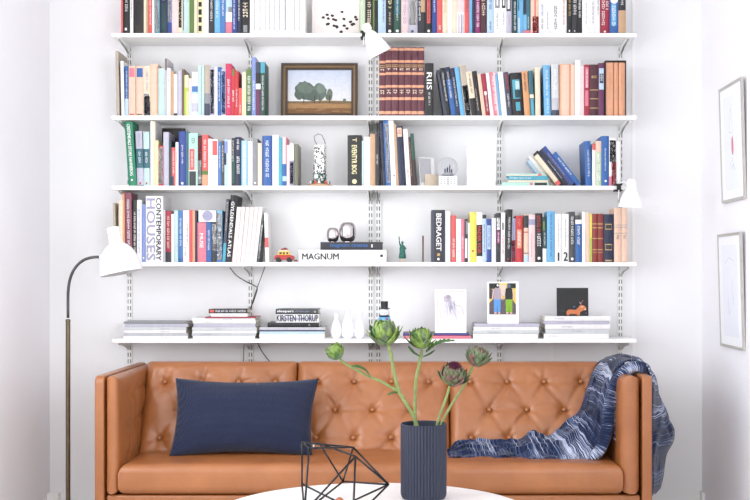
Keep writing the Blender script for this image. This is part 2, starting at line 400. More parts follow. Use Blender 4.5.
run(0,['spotted print',
 (360,365.2,-6,'pale green'),
 (365.2,372.7,-10,'dark brown','cream lettering',{'t':[T('c',.2,.95,.3,.75)]}),
 (372.7,378,-8,'olive','',{'b':[(0,.8,'black',.3,1)]}),
 (378,385.8,-6,'pale blue','',{'t':[T('n',.3,.9,.6,.8)]}),
 (385.8,393.6,-10,'black','yellow lettering',{'t':[T('y',.55,.95,.3,.75),T('w',.04,.1,.3,.7,'#dot'),T('c',.2,.5,.4,.6)]}),
 (393.6,401,-9,'dark green','',{'b':[(.45,.9,'teal',.1,.9)],'t':[T('w',.04,.1,.3,.7,'#dot'),T('w',.3,.8,.4,.6)]}),
 (401,408.2,-9,'pale pink','',{'t':[T('l',.2,.9,.3,.7)]}),
 (408.2,417.5,-11,'lavender','white clouds',{'t':[T('w',.2,.9,.1,.9,'#blobs'),T('n',.03,.09,.3,.6,'#dot')],'b':[(.25,.95,'white',.15,.85)]}),
 (417.5,425.3,-10,'charcoal','cream curve',{'b':[(.5,.95,'tan',.45,1)],'t':[T('w',.3,.9,.15,.4)]}),
 (425.3,432,-9,'black','coral lettering',{'b':[(.25,.95,'coral',.25,.75)],'t':[T('w',.04,.1,.3,.7,'#dot'),T('k',.27,.93,.38,.6)]}),
 (432,437,-7,'royal blue','',{'t':[T('w',.5,.9)]}),
 (437,442.5,-9,'coral','',{'t':w(.1,.2)}),
 (442.5,447.7,-8,'cream','brown lettering',{'t':[T('g',.5,.9)]}),
 (447.7,452.5,-6,'white','',{'L':'plain white book right of the cream one with brown lettering, top shelf'}),(452.5,457.2,-8,'cream','',{'L':'plain cream book left of the white one with violet stripes, top shelf'}),
 (457.2,464.5,-10,'white','violet stripes',{'b':[(.5,1,'pale pink'),(0,.45,'lilac',.1,.3),(0,.45,'magenta',.5,.62),(0,.45,'lilac',.75,.9)]}),
 (464.5,469.2,-9,'coral','',{'t':[T('n',.5,.9)]}),
 (469.2,472.3,-7,'sky blue'),
 (472.3,475.5,-9,'navy'),
 (475.5,480,-9,'magenta','white lettering',{'t':w(.15,.9,.25,.8)}),
 (480,487,-9,'maroon','pale lettering',{'t':[T('c',.4,.95,.25,.75)]}),
 (487,493.9,-7,'pale blue','',{'t':[T('b',.1,.3),T('b',.6,.9)]}),
 (493.9,501,-8,'white','grey top block',{'b':[(.62,1,'grey',.1,.9),(.68,.95,'white',.3,.7)],'t':k_(.1,.5,.35,.6)}),
 (501,506.6,-8,'white','black top block',{'b':[(.62,1,'charcoal',.1,.9),(.68,.95,'white',.3,.7)],'t':k_(.2,.52,.35,.6)}),
 (506.6,511.8,-8,'lavender','magenta lettering',{'b':[(.55,1,'charcoal',.0,.85),(.6,.95,'white',.2,.65)],'t':[T('r',.18,.48,.4,.55)]}),
 (511.8,517.2,-9,'dark teal','white lettering',{'t':w(.08,.75,.4,.75)}),
 (517.2,523.4,-9,'sky blue','',{'b':[(0,.38,'pale blue',.1,.45),(.55,.8,'teal',.1,.35)]}),
 (523.4,530.8,-9,'teal','pink foot',{'b':[(0,.09,'pink'),(.1,.45,'sky blue',0,.45),(.48,1,'navy',.0,.4)],'t':w(.12,.4,.6,.75)}),
 (530.8,539,-10,'pale peach','red scrawl',{'t':[T('r',.0,.4,.2,.95,'#blobs')],'b':[(.05,.3,'pale pink',.2,.8),(.4,.9,'coral',.45,.6)]}),
 (539,544.9,-6,'white','blue lettering',{'t':[T('b',.42,.75,.4,.7),T('n',.1,.38,.4,.7)]}),
 (544.9,550.5,-7,'white','small grey lettering',{'t':[T('n',.12,.55,.4,.6)]}),
 (550.5,560.7,-5,'white','large grey lettering',{'t':[T('n',.08,.72,.35,.65)]}),
 (560.7,566.9,-6,'white','pink lettering',{'t':[T('r',.18,.85,.35,.65)]}),
 (566.9,572.4,-9,'black','orange lettering',{'t':[T('g',.42,.9,.35,.75),T('w',.05,.1,.35,.6,'#box')]}),
 (572.4,577.5,-9,'charcoal','white lettering',{'t':w(.4,.95,.25,.8)+[T('w',.05,.1,.35,.6,'#dot')]}),
 (577.5,582.2,-9,'black','white lettering',{'t':w(.35,.95,.25,.75)}),
 (582.2,590.4,-5,'white','faint lettering',{'t':[T('l',.2,.8,.4,.6)]}),
 (590.4,595,-6,'white','dark lettering',{'t':[T('n',.25,.8,.4,.7)]}),
 (595,600,-7,'white','',{'t':[T('n',.45,.95,.5,.75)],'L':'white book just left of the crimson one, right end of top shelf'}),
 (600,609.8,-9,'crimson','white lettering',{'t':w(.17,.98,.2,.5)+w(.55,.98,.62,.88)+[T('w',.03,.09,.4,.62,'#dot')]}),
 (609.8,618.5,-9,'blue','white disc',{'b':[(.2,.7,'sky blue',.15,.75)],'t':[T('w',.7,.88,.05,.95,'#dot')]+w(.15,.65,.25,.65)}),
 (618.5,626,-9,'charcoal','beige foot',{'b':[(0,.55,'tan')],'t':w(.62,.95)}),
])
# ---- second shelf
run(1,[
 (116.5,119.4,51,'beige','',{'l':115.2,'dep':.17,'L':'tall thin beige folder at the left end of second shelf'}),
 (121.2,124.4,61,'white','',{'l':120}),
 (124.6,128.2,66,'blue','pale foot',{'b':[(0,.35,'pale blue')],'t':w(.3,.9)}),
 (128.4,135.3,66,'pale peach','pink top block',{'b':[(.78,.96,'pink',.05,.95),(.03,.05,'red',.1,.9)],'L':'pale peach book with pink block near its top, second shelf'}),
 (135.5,143.4,66,'pale peach','blue top block',{'b':[(.78,.96,'blue',.05,.95),(.03,.05,'slate',.1,.9)],'L':'pale peach book with blue block near its top, second shelf'}),
 (143.4,150,66,'cream','dark photo',{'b':[(.02,.3,'slate'),(.3,.45,'grey',0,.8)],'t':[T('w',.05,.4,.1,.9,'#blobs'),T('k',.05,.4,.1,.9,'#blobs'),T('l',.5,.9)]}),
 (150,157.7,64,'pale peach','tall brown edge',{'b':[(.05,.95,'peach',.85,1)]}),
 (157.7,164.4,68,'aqua','',{'dep':.13}),
 (164.4,167.2,58.5,'light grey','',{'b':[(.8,1,'brown',.2,.8)]}),
 (167.2,170.4,68,'white','small lettering',{'t':k_(.7,.95)}),
 (170.4,173.7,71.5,'tan'),
 (173.7,177.2,74,'white','dark foot',{'b':[(0,.07,'navy')]}),
 (177.2,181.5,71,'lavender'),
 (181.5,184,69,'brown'),
 (184,188.4,75,'lime','white top',{'b':[(.7,1,'cream',.2,1),(.0,.6,'pale yellow',.6,1)]}),
 (188.4,191.8,78,'pale pink','',{'b':[(0,.4,'aqua',.2,.9)]}),
 (191.8,197.6,72,'white','blue stripe',{'b':[(.55,.68,'mid blue'),(.5,.55,'pale blue'),(.1,.3,'lavender')]}),
 (197.6,204,65.5,'aqua','thin dark line',{'t':[T('n',.03,.97,.55,.6,'#box')]}),
 (204,209.8,65,'beige','blue grey foot',{'b':[(0,.45,'slate'),(.25,.45,'grey')]}),
 (209.8,214.3,67,'lavender','dark specks',{'t':[T('n',.05,.95,.1,.9,'#blobs')],'b':[(.1,.3,'navy',.1,.6)]}),
 (214.3,217.3,67,'white'),
 (217.3,221,67,'blue','white lettering',{'t':w(.3,.9)}),
 (221,225.5,69,'lavender','blue specks',{'t':[T('b',.05,.95,.1,.9,'#blobs')]}),
 (225.5,231.2,63.5,'hot pink','white lettering',{'t':w(.15,.7,.35,.7)}),
 (231.2,234.8,69,'red','dark top',{'b':[(.86,.98,'olive',.1,.9)],'t':w(.3,.55,.3,.8)}),
 (234.8,238.4,71,'red','white lettering',{'t':w(.2,.6)}),
 (238.4,241.8,88,'coral','',{'t':w(.1,.4)}),
 (241.8,246,72,'cream','yellow foot',{'b':[(0,.6,'pale yellow')]}),
 (246,251.4,69,'olive','white lettering',{'b':[(.0,.3,'dark green')],'t':w(.1,.85,.3,.8)}),
 (251.4,255.6,57,'periwinkle','',{'t':w(.1,.6)}),
 (255.6,260.4,62,'slate','white block',{'b':[(0,.5,'purple'),(.5,.6,'white'),(.6,.8,'black')]}),
 (260.4,264.9,62,'dark green','blue top',{'b':[(.8,1,'turquoise')],'t':w(.1,.75)}),
],)
run(1,['brown volumes',
 (424.8,433.6,62.9,'black','large white RIIS lettering',{'t':[('RIIS','w',.50,.82,.22,.80),('','w',.2,.45,.42,.62)],'L':'black book lettered RIIS right of the burgundy volumes on second shelf'}),
 (444,446.6,70,'slate','',{'l':436.5}),
 (446.6,451,68,'black','white lettering',{'l':439.6,'t':w(.3,.9)}),
 (451,456.6,67,'blue','dark top',{'l':444.2,'b':[(.75,1,'navy'),(0,.02,'black')],'t':w(.35,.9,.35,.65)}),
 (456.6,460.6,68,'navy','',{'l':450.1,'t':w(.2,.8)}),
 (460.6,465.2,67,'sky blue','',{'l':454.3}),
 (465.2,471.8,65,'beige','mottled spine',{'l':459.1,'t':[T('n',.0,.6,.1,.9,'#blobs'),T('w',.2,.6,.1,.9,'#blobs')]}),
 (471.8,477.6,71.5,'cream','black foot',{'l':465.9,'b':[(0,.4,'black')],'t':k_(.5,.95)}),
 (477.6,482.4,71,'black','',{'l':471.9,'t':[T('c',.1,.6,.2,.4)]}),
 (482.4,486,74,'pale peach','',{'l':477.1}),
 (486,490.4,73.5,'crimson','white label',{'l':481,'t':[T('w',.5,.58,.2,.8,'#box')]+w(.1,.5)}),
 (490.4,494,73,'white','',{'l':485.7}),
 (494,499.4,72,'pink','pale lettering',{'l':489.5,'t':w(.1,.9,.3,.8),'b':[(0,1,'pale pink',.6,1)]}),
 (499.6,501.8,74,'sky blue','',{'l':495.2}),
 (502,507.4,72,'white','',{'l':497.7}),
 (507.6,512.4,72,'slate','red lettering',{'l':503.4,'t':[T('r',.6,.95,.3,.8)]+w(.2,.5)}),
 (512.4,524,72.5,'black','teal portrait',{'l':509.4,'b':[(.4,.84,'turquoise',.15,.85),(.12,.32,'turquoise',.35,.75),(.62,.8,'aqua',.45,.8),(.42,.6,'dark teal',.3,.9)],'t':w(.34,.38,.15,.8)}),
 (524.7,530.6,71,'orange','dark lettering',{'l':521.6,'t':[T('n',.5,.95,.3,.65)]}),
 (530.8,535.2,70.5,'teal','cream stripe',{'l':528.2,'b':[(.4,.48,'cream'),(0,.38,'turquoise',.2,.9)]}),
 (535.6,540.8,67,'cream','',{'l':534.8}),
 (544.4,551,65,'sky blue','white lettering',{'l':543.2,'t':w(.4,.9)+w(.05,.35,.4,.7)}),
 (551.8,559.2,64,'pale grey','mottled foot',{'l':551.2,'b':[(0,.12,'slate'),(.12,.35,'light grey')],'t':[T('w',.5,.9)]}),
 (559.6,571,64,'peach','',{'b':[(.02,.98,'pale peach',.1,.9)]}),
 (571,575.2,64.5,'pale peach'),
 (575.2,580.6,60,'white'),
 (580.6,584.2,66,'pale pink'),
 (584.2,589.8,64.5,'crimson','pink lettering',{'b':[(.2,.5,'pink',.2,.8),(.55,.95,'pink',.2,.8)],'t':w(.55,.9)}),
 (589.8,598.5,64.5,'maroon','gold bands',{'b':[(.15,.165,'gold'),(.33,.345,'gold'),(.5,.515,'gold')],'t':[T('g',.7,.78,.2,.8)]}),
 (598.5,604.6,63,'purple','pale blue label',{'b':[(.5,.9,'pale blue',.05,.95),(.62,.8,'slate',.1,.9)],'t':w(.64,.78)}),
])
# seven burgundy volumes
VOL=['first','second','third','fourth','fifth','sixth','seventh']
for k in range(7):
    x0=379+k*6.48
    bands=[(a,b,'peach') for a,b in ((.03,.075),(.235,.275),(.415,.45),(.60,.635),(.775,.81),(.95,.985))]+[(.71,.72,'gold'),(.735,.745,'gold')]
    book(1,x0,x0+6.4,47 if k else 48,'burgundy','burgundy volume with cream bands, %s from left in the bound set of seven'%VOL[k],
        {'b':bands,'t':[('','c',.30,.38,.2,.8),('','c',.66,.69,.2,.8)],'grp':'matching burgundy bound volumes','dep':.16})
# slip case with three peach spines
q=MB(); x0,x1=(605.2-PX)/S,(626.2-PX)/S; zt=CZ+(PY-60.5)/S
q.box((x0,YB,ZS[1]),(x0+.0035,YB+.15,zt)); q.box((x1-.004,YB,ZS[1]),(x1,YB+.15,zt)); q.box((x0+.0035,YB,zt-.005),(x1-.004,YB+.15,zt)); q.box((x0+.0035,YB,ZS[1]),(x1-.004,YB+.15,ZS[1]+.003)); q.box((x0+.0035,YB+.146,ZS[1]+.003),(x1-.004,YB+.15,zt-.005))
o=q.build('slipcase',pal('dark brown')); tag(o,'dark brown slipcase around three peach books, right end of second shelf','slipcase')
for k,(a,b) in enumerate(((606.2,613.6),(614.3,618.2),(618.9,625.2))):
    q,mats,pg=book_mesh((b-a)/S,zt-ZS[1]-.012,.135,'peach',None,False,.002)
    o=q.build('book',mats); o.location=((a-PX)/S,YB+.004,ZS[1]+.0034); pg.build('pages',M_pages,o)
    tq,tm=title_mesh((b-a)/S,zt-ZS[1]-.012,False,[('','g',.3,.85,.38,.58)],random.Random(k)); tq.build('spine_title',tm,o,recalc=False)
    tag(o,'peach book in the dark slipcase, %s of the three'%['leftmost','middle','rightmost'][k],'book','peach books in the slipcase')
# ---- third shelf
run(2,[
 (128.4,136.6,121.5,'green','white title lettering',{'l':124,'t':[('CRISTENDALS STORE NAVNEBOG','w',.16,.96,.3,.68),('#dot','w',.07,.11,.35,.6)],'L':'green book with white title lettering leaning at left end of third shelf'}),
 (136.8,143.6,131,'lavender','teal band',{'l':134.8,'b':[(.33,.68,'teal'),(0,.02,'teal')],'t':w(.4,.62,.35,.7)+[T('r',.03,.07,.35,.6,'#box'),T('l',.7,.95)]}),
 (143.6,149.6,131.5,'aqua','teal band',{'l':142.8,'b':[(.33,.68,'teal')],'t':w(.4,.62,.35,.7)+[T('r',.03,.07,.35,.6,'#box')]}),
 (150,155,121,'white','cream edge',{'b':[(0,1,'cream',.5,1)]}),
 (155,158.2,140.6,'pale yellow'),
 (158.2,162.9,145.7,'red','white pattern',{'t':[T('w',.05,.95,.05,.95,'#blobs')]}),
 (162.9,168.6,132,'lavender'),
 (168.6,171.2,140.6,'dark teal'),
 (171.2,175.4,147.4,'coral','blue foot',{'b':[(0,.25,'slate',.0,.6)],'t':w(.3,.9)}),
 (175.4,178.3,142.3,'white','dark lettering',{'t':k_(.5,.8)}),
 (178.3,185.9,131.3,'royal blue','white lettering',{'t':w(.4,.75,.4,.62)+[T('w',.03,.07,.35,.65,'#box')]}),
 (185.9,188.2,131.3,'teal'),
 (188.2,197.6,133,'mint','pink panel',{'b':[(.3,.7,'coral',.05,.7),(0,.28,'charcoal',.05,.8),(.28,.3,'white')],'t':w(.35,.65,.3,.5)+[T('n',.8,.9)]}),
 (197.6,201.6,135.5,'black','red specks',{'t':[T('w',.05,.5,.1,.9,'#blobs'),T('r',.5,.95,.2,.8,'#blobs')]}),
 (201.6,208,134.6,'coral','peach foot',{'b':[(0,.22,'peach'),(.22,.3,'olive')],'t':w(.35,.9,.3,.65)}),
 (208,211.6,138.7,'white'),
 (211.6,217.7,139.5,'white','red top',{'b':[(.66,.97,'coral',.05,.95)]}),
 (217.7,221,142,'mid blue','white lettering',{'t':w(.4,.9)}),
 (221,224.2,141,'dark grey','white lettering',{'t':w(.3,.9)}),
 (224.2,227.6,139,'pale blue','dark blot',{'b':[(.45,.7,'navy',.0,.6),(.7,.95,'periwinkle')]}),
 (227.6,231.3,140,'white'),
 (231.3,234.8,138,'charcoal','green foot',{'b':[(.05,.6,'dark green')],'t':w(.5,.95,.3,.6)}),
 (234.8,240.8,137,'navy','white lettering',{'t':w(.2,.6,.3,.75)+w(.7,.95)}),
 (240.8,247.6,140.5,'sky blue','white lettering',{'b':[(0,1,'pale blue',.1,.9)],'t':w(.1,.9,.3,.7)}),
 (247.6,252.4,141,'white'),
 (252.4,257.6,138.5,'grey','small cross',{'t':[T('w',.04,.09,.3,.7,'#dot'),T('l',.3,.8)]}),
 (257.6,261.8,143,'cream'),
 (261.9,272.2,135.7,'royal blue','large white lettering',{'b':[(0,1,'blue',.15,.9)],'t':w(.15,.9,.35,.65)}),
 (272.2,278.6,135,'white','faint red lettering',{'t':[T('l',.2,.85)]}),
 (278.6,282.3,137.5,'turquoise'),
 (282.3,286.6,137,'pink','blue foot',{'b':[(0,.45,'blue'),(.45,1,'pale pink',.0,.8),(.1,.2,'pale blue')]}),
 (286.6,289.6,145,'pale pink'),
 (289.6,293.8,143.5,'white','purple pattern',{'b':[(0,.6,'lilac')],'t':[T('k',.05,.55,.1,.9,'#blobs')]}),
 (293.8,298,144,'olive grey'),
])
run(2,['patterned tower',
 (347.4,361.6,135,'black','pale yellow title',{'t':[('EVENTYR BOG','y',.24,.80,.30,.66),('T','y',.87,.94,.36,.64),('#dot','y',.05,.13,.32,.66)],'b':[],'L':'thick black book with pale yellow title right of the patterned tower'}),
 (361.8,363.8,141,'aqua'),
 (363.8,370.2,136.8,'white','',{'L':'white book just right of the thick black one, third shelf'}),
 (370.2,375.3,133.8,'tan'),
 (375.3,379.6,133.5,'charcoal','small white lettering',{'t':w(.4,.6,.3,.6)}),
 (383,386,122.5,'navy','',{'l':379.7}),
 (386,391.2,120.5,'mid blue','white streaks',{'l':382.9,'t':[T('w',.05,.95,.3,.9,'#blobs')],'b':[(0,1,'blue',.0,.5)]}),
 (391.2,396.4,120.5,'white','dark spot',{'l':388.2,'t':[T('k',.14,.17,.5,.8,'#dot')]}),
 (396.6,398.8,123.6,'tan','',{'l':393.6}),
 (398.9,405.6,126,'navy','white label',{'l':395.9,'b':[(.82,.97,'pale peach',.08,.92)],'t':[T('r',.86,.93,.25,.75)]}),
 (406.4,411,129,'white','red lettering',{'l':403,'t':[T('r',.1,.3),T('l',.5,.9)]}),
 (411,414,137,'maroon','',{'l':407.6,'t':[T('g',.2,.9)]}),
 (414,417.6,133.5,'dark green','',{'l':410,'b':[(.0,.5,'dark brown')]}),
])
run(2,['leaning blue stack',
 (586,592.3,141,'blue','white lettering',{'l':584.4,'t':w(.2,.8,.4,.65),'L':'blue book with white lettering upright beside the slanting blue books','dep':.17}),
 (592.3,595.6,143.7,'white','red top',{'b':[(.85,1,'coral')]}),
 (595.6,601.4,141,'pale green','peach top',{'b':[(.75,1,'pale peach')],'t':[T('w',.1,.7,.2,.8)]}),
 (601.4,609.2,136,'blue','white crest',{'t':[T('w',.06,.14,.4,.7,'#dot')]+w(.3,.75,.42,.58),'dep':.17}),
 (609.2,616.6,138,'white','black and red pattern',{'t':[T('k',.5,.95,.05,.9,'#blobs'),T('r',.0,.5,.3,.95,'#blobs')],'b':[(0,.2,'pink',0,.6)]}),
 (616.6,620.4,141,'white','',{'L':'thin plain white book at the right end of third shelf'}),
])
# ---- fourth shelf
run(3,[
 (114.2,116.4,203,'beige','',{'l':112.6,'L':'thin beige book leaning at the left end of fourth shelf'}),
 (118.4,122.6,200,'cream'),
 (122.8,125,193.5,'orange','',{'l':122}),
 (125.4,132.2,192.7,'mauve','white lettering',{'l':124.2,'t':w(.25,.9,.35,.7)}),
 (132.2,136.8,199.5,'dark brown','white lettering',{'t':w(.1,.8,.3,.7)}),
 (136.8,141.4,200,'white','blue lettering',{'t':[T('b',.15,.85,.35,.65)]}),
 (141.4,145.3,204,'periwinkle','white dot',{'t':[T('w',.05,.1,.3,.7,'#dot')]}),
 (145.4,162.6,196,'white','large HOUSES lettering',{'dep':.19,'t':[('HOUSES','l',.03,.96,.06,.56),('CONTEMPORARY','k',.03,.97,.62,.90)],'L':'big white book lettered CONTEMPORARY HOUSES on the fourth shelf'}),
 (162.8,165.2,209.7,'light grey'),
 (165.2,171,211,'crimson','dark foot',{'b':[(0,.2,'charcoal')],'t':[T('c',.25,.9,.3,.7)]}),
 (171,173.8,214,'white'),
 (173.8,178,210.5,'aqua'),
 (178,182.8,210.5,'mid blue','white lettering',{'t':w(.3,.85),'b':[(0,.08,'blue')]}),
 (182.8,189,210.5,'white','black lettering',{'t':[T('n',.1,.3,.3,.5),T('k',.3,.75,.6,.8)]}),
 (189,192.2,210,'coral'),(192.2,194.8,210,'peach'),
 (194.8,197,210.5,'navy'),
 (197,206,222.4,'pink','white MUSE lettering',{'t':[('MUSE','w',.36,.72,.3,.68)],'L':'pink book lettered MUSE in white on the fourth shelf'}),
 (206,211.2,222.4,'blue','pale lettering',{'t':w(.3,.8)}),
 (211.2,216.4,222.4,'charcoal','white stars',{'t':[T('w',.3,.95,.1,.9,'#blobs')]}),
 (216.4,222,210.5,'sky blue','white marbling',{'t':[T('w',.05,.95,.05,.95,'#blobs')],'b':[(0,.35,'mid blue')]}),
 (222,225.2,199,'slate','cream lettering',{'l':226,'t':[T('c',.5,.95)],'b':[(0,.3,'turquoise')]}),
 (225.4,231.4,195,'black','white GYLDENDALS ATLAS lettering',{'l':230.6,'t':[('GYLDENDALS ATLAS','w',.08,.90,.22,.74)],'L':'black book lettered GYLDENDALS ATLAS leaning against the white magazines','dep':.19}),
]+[(231.8+k*4.12,235.8+k*4.12,207,'white','',{'mag':1,'l':236.8+k*4.35,'b':[(0,1,'pale pink',.0,.22)],'L':'cream white magazine, %s from left in the leaning run of six, fourth shelf'%VOL[k],'grp':'leaning white magazines'}) for k in range(6)]+[
 (257,259.2,220,'dark grey','',{'l':261.4,'t':[T('w',.1,.9,.1,.9,'#blobs')],'L':'dark grey book leaning right of the white magazines, fourth shelf'}),
 (265.4,269,213,'white','',{'l':263.9,'b':[(.3,.5,'coral')],'L':'white magazine with red labels leaning near the toy car','mag':1}),
])
run(3,['pencil',
 (431.3,445.2,210,'slate','white BEDRAGET lettering',{'b':[(0,1,'charcoal',.1,.95)],'t':[('BEDRAGET','w',.22,.93,.36,.72),('#box','g',.12,.17,.42,.62),('#dot','w',.04,.08,.42,.60)],'L':'thick dark book lettered BEDRAGET on the fourth shelf','dep':.17}),
 (445.4,450.4,211.8,'white'),
 (450.8,456.2,215.3,'coral','white lettering',{'t':w(.1,.5)}),
 (456.2,461.2,219,'white','red dot',{'t':[T('r',.24,.27,.4,.6,'#dot')]}),
 (461.2,464.6,219,'pink','white lettering',{'t':w(.3,.6)}),
 (464.6,468,219,'charcoal','white blocks',{'b':[(.1,.55,'white',.1,.8),(.65,.95,'grey',.4,1)]}),
 (468,469.8,223,'white'),
 (469.8,476.6,212.3,'yellow','small pink heart',{'t':[T('r',.2,.25,.3,.6,'#dot'),T('n',.05,.1,.3,.4)]}),
 (476.6,482.4,212.3,'white','black red title',{'b':[(.12,.75,'black')],'t':[('FADER VOR','r',.18,.72,.2,.8)]}),
 (482.4,486.3,214.8,'pale blue','black top',{'b':[(.92,1,'charcoal')],'t':k_(.2,.8)}),
 (486.3,491.7,219,'royal blue','white label',{'b':[(.3,.85,'pale blue',.15,.85),(.05,.9,'periwinkle',0,.15)],'t':[T('b',.35,.8)]}),
 (491.7,496,218,'white','grey dots',{'t':[T('n',.1,.85,.42,.58)]}),
 (496.2,500.6,213,'charcoal','magenta label',{'l':496.5,'b':[(.38,.64,'magenta',.1,.9),(.66,.9,'white',.1,.9)],'t':k_(.67,.89,.2,.8)+w(.4,.6)}),
 (500.8,505,212.7,'white','black figure',{'l':501.2,'t':[T('k',.65,.8,.3,.6,'#box'),T('r',.15,.55)]}),
 (505.2,511.2,209.3,'black','white lettering',{'l':506.8,'t':w(.25,.85,.35,.65)+[T('r',.04,.08,.35,.6,'#dot')]}),
 (511.4,515.8,218.3,'lilac','pink pattern',{'t':[T('r',.0,.5,.1,.9,'#blobs'),T('n',.3,.9,.3,.5)],'b':[(.0,.1,'pink')]}),
 (516,522.8,215.7,'red','peach panel',{'b':[(.3,.7,'peach',.1,.9)],'t':w(.35,.65)+[T('g',.75,.92)]}),
 (523.8,528.6,214.5,'pale peach','charcoal top',{'b':[(.72,.98,'charcoal'),(0,.15,'pale blue')],'t':[T('r',.62,.64,.0,1,'#box'),T('n',.18,.2,.0,1,'#box')]}),
 (528.8,535.2,214.5,'pale pink','lilac top',{'b':[(.78,.9,'lilac')],'t':[T('r',.1,.6,.4,.5)]}),
 (535.4,542.6,213.3,'black','red and white lettering',{'t':[T('r',.6,.95,.25,.7),('','w',.3,.58,.25,.75),('#dot','w',.05,.11,.3,.72)]}),
 (542.8,546.8,216.8,'dark teal','white foot',{'b':[(0,.3,'white'),(.7,.9,'olive',.0,.6)],'t':w(.35,.65)}),
 (547,554.8,211.2,'sky blue','blue lettering',{'t':[T('b',.1,.95,.4,.65)]}),
 (555,561.8,213.8,'white','numeral 1',{'t':[('','n',.3,.9,.42,.56),('^1','k',.03,.20,.44,.60)],'L':'white book with a black numeral 1 at its foot, fourth shelf'}),
 (562,569.2,213.8,'white','numeral 2',{'t':[('','n',.3,.9,.42,.56),('^2','k',.03,.21,.25,.80)],'L':'white book with a black numeral 2 at its foot, fourth shelf'}),
 (569.4,575.2,211.8,'dark grey','white lettering',{'t':w(.35,.9,.3,.7)+[T('w',.03,.1,.25,.75,'#dot')]}),
 (575.4,582,219.8,'blue','white top',{'dep':.06,'b':[(.9,1,'white')],'t':w(.4,.85,.3,.7)}),
 (582.2,585.9,211.8,'white'),
 (586,589.8,212.5,'pale peach'),
 (589.8,592.2,213.8,'lime','yellow top',{'b':[(.5,1,'yellow')]}),
 (592.4,597.6,213.8,'red brown','gold bands',{'b':[(.25,.27,'gold'),(.2,.21,'gold'),(.48,.5,'gold'),(.7,.72,'gold'),(.78,.8,'gold')],'L':'red brown gold banded volume, left of the pair, fourth shelf'}),
 (597.8,603.4,213.8,'red brown','gold bands',{'b':[(.25,.27,'gold'),(.2,.21,'gold'),(.48,.5,'gold'),(.7,.72,'gold'),(.78,.8,'gold')],'L':'red brown gold banded volume, right of the pair beside navy one'}),
 (603.6,613.8,214.3,'navy','gold labels',{'b':[(.68,.8,'gold',.1,.9),(.25,.38,'gold',.1,.9),(.02,.05,'gold',.1,.9),(.70,.78,'charcoal',.2,.8),(.27,.36,'charcoal',.2,.8)]}),
 (614.2,621.4,208,'pale peach','grey lines',{'b':[(.68,.69,'grey'),(.64,.65,'grey'),(.53,.54,'grey')],'t':[T('n',.42,.5)],'L':'pale peach book left of the matching pair under the clamp lamp'}),
 (621.6,627.6,208,'pale peach','grey lines',{'b':[(.68,.69,'grey'),(.64,.65,'grey'),(.53,.54,'grey')],'t':[T('n',.42,.5)],'L':'pale peach book right of the matching pair under the clamp lamp'}),
])
# tall charcoal box behind blue book
q=MB(); q.box((.772,-.132,ZS[3]+.0003),(.7985,-.04,ZS[3]+.222)); tag(q.build('file_box',pal('grey')),'grey box standing behind the short blue book, fourth shelf','box')
q=MB(); q.prism([(-.048,.0005),(-.017,.0005),(-.017,.29),(-.036,.29)],lambda a,b,c:(c,a,b+ZS[2]),-1.19,-1.08)
tag(q.build('document_folder',pal('dark brown'),bevel=.001),'dark brown folder standing behind the books left on third shelf','folder')

# ---- lying books and magazines
def flat_book(x0,x1,ya,yb,cname,label,D=5.4,dep=.18,bands=None,items=None,cat='book',group=None,name='book',zb=None,seed=1):
    s=F/D
    W=(yb-ya)/s-.0004; H=(x1-x0)/s
    q,mats,pg=book_mesh(W,H,dep,cname,bands,True,min(.002,W*.1))
    z=zb if zb is not None else CZ-(yb-PY)/s
    o=q.build(name,mats); o.location=((x0-PX)/s,CY+D,z)
    pg.build('pages',M_pages,o)
    if items:
        tq,tm=title_mesh(W,H,True,items,random.Random(seed)); tq.build('spine_title',tm,o,recalc=False)
    tag(o,final_label(label),cat,group)
    return o,z+W+.0005
ORD=['lowest','second lowest','third lowest','fourth lowest','fifth lowest','sixth lowest','seventh lowest','topmost']
def mag_stack(row,x0,x1,ytop,n,where,D=5.4,cols=('white',),top=None,rnd=None,thing='magazine'):
    s=F/D; zt=CZ-(ytop-PY)/s; z=ZS[row]+.0003; tot=zt-z
    ws=[rnd.uniform(.8,1.3) for _ in range(n)]; sm=sum(ws)
    for k in range(n):
        W=tot*ws[k]/sm; c=cols[k%len(cols)]
        if top and k==n-1: c=top
        a=x0+rnd.uniform(-.6,1.4); b=x1+rnd.uniform(-1.5,.8)
        Hh=(b-a)/s; q,mats,pg=book_mesh(W-.0005,Hh,.178,c,None,True,.0008)
        o=q.build(thing,mats); o.location=((a-PX)/s,CY+D+rnd.uniform(0,.008),z); pg.build('pages',M_pages,o)
        if rnd.random()<.75:
            f=rnd.uniform(.03,.6)
            tq,tm=title_mesh(W,Hh,True,[('','l',f,f+.15,.35,.65)],rnd); tq.build('spine_title',tm,o,recalc=False)
        nm=ORD[k] if k<n-1 else 'topmost'
        tag(o,'white %s, %s in the stack %s'%(thing,nm,where) if c=='white' else '%s %s, %s in the stack %s'%(c,thing,nm,where),thing,'%ss stacked %s'%(thing,where))
        z+=W
    return z
r5=random.Random(3)
MC=('white','light grey','white','pale grey','lavender','white')
mag_stack(4,123.4,187.2,321.6,6,'at the left end of bottom shelf',rnd=r5,top='grey',cols=MC)
zt2=mag_stack(4,192,256,318,7,'under the small black book, bottom shelf',rnd=r5,cols=MC)
_,z=flat_book(205,256,0,1.2,'crimson','thin crimson booklet lying on the white magazines, bottom shelf',zb=zt2,dep=.18)
_,z=flat_book(211,247.5,0,3.4,'white','white book lying under the small black lettered book, bottom shelf',zb=z,dep=.14,items=[('','l',.3,.7,.35,.6)])
flat_book(208.7,247.2,0,4.3,'black','black book with pale lettering on top of the white magazine stack',zb=z,dep=.13,bands=[(.03,.14,'coral',.2,.85),(.17,.52,'slate',.2,.85)],items=[('','w',.18,.5,.3,.75),('','w',.54,.97,.25,.8)],seed=4)
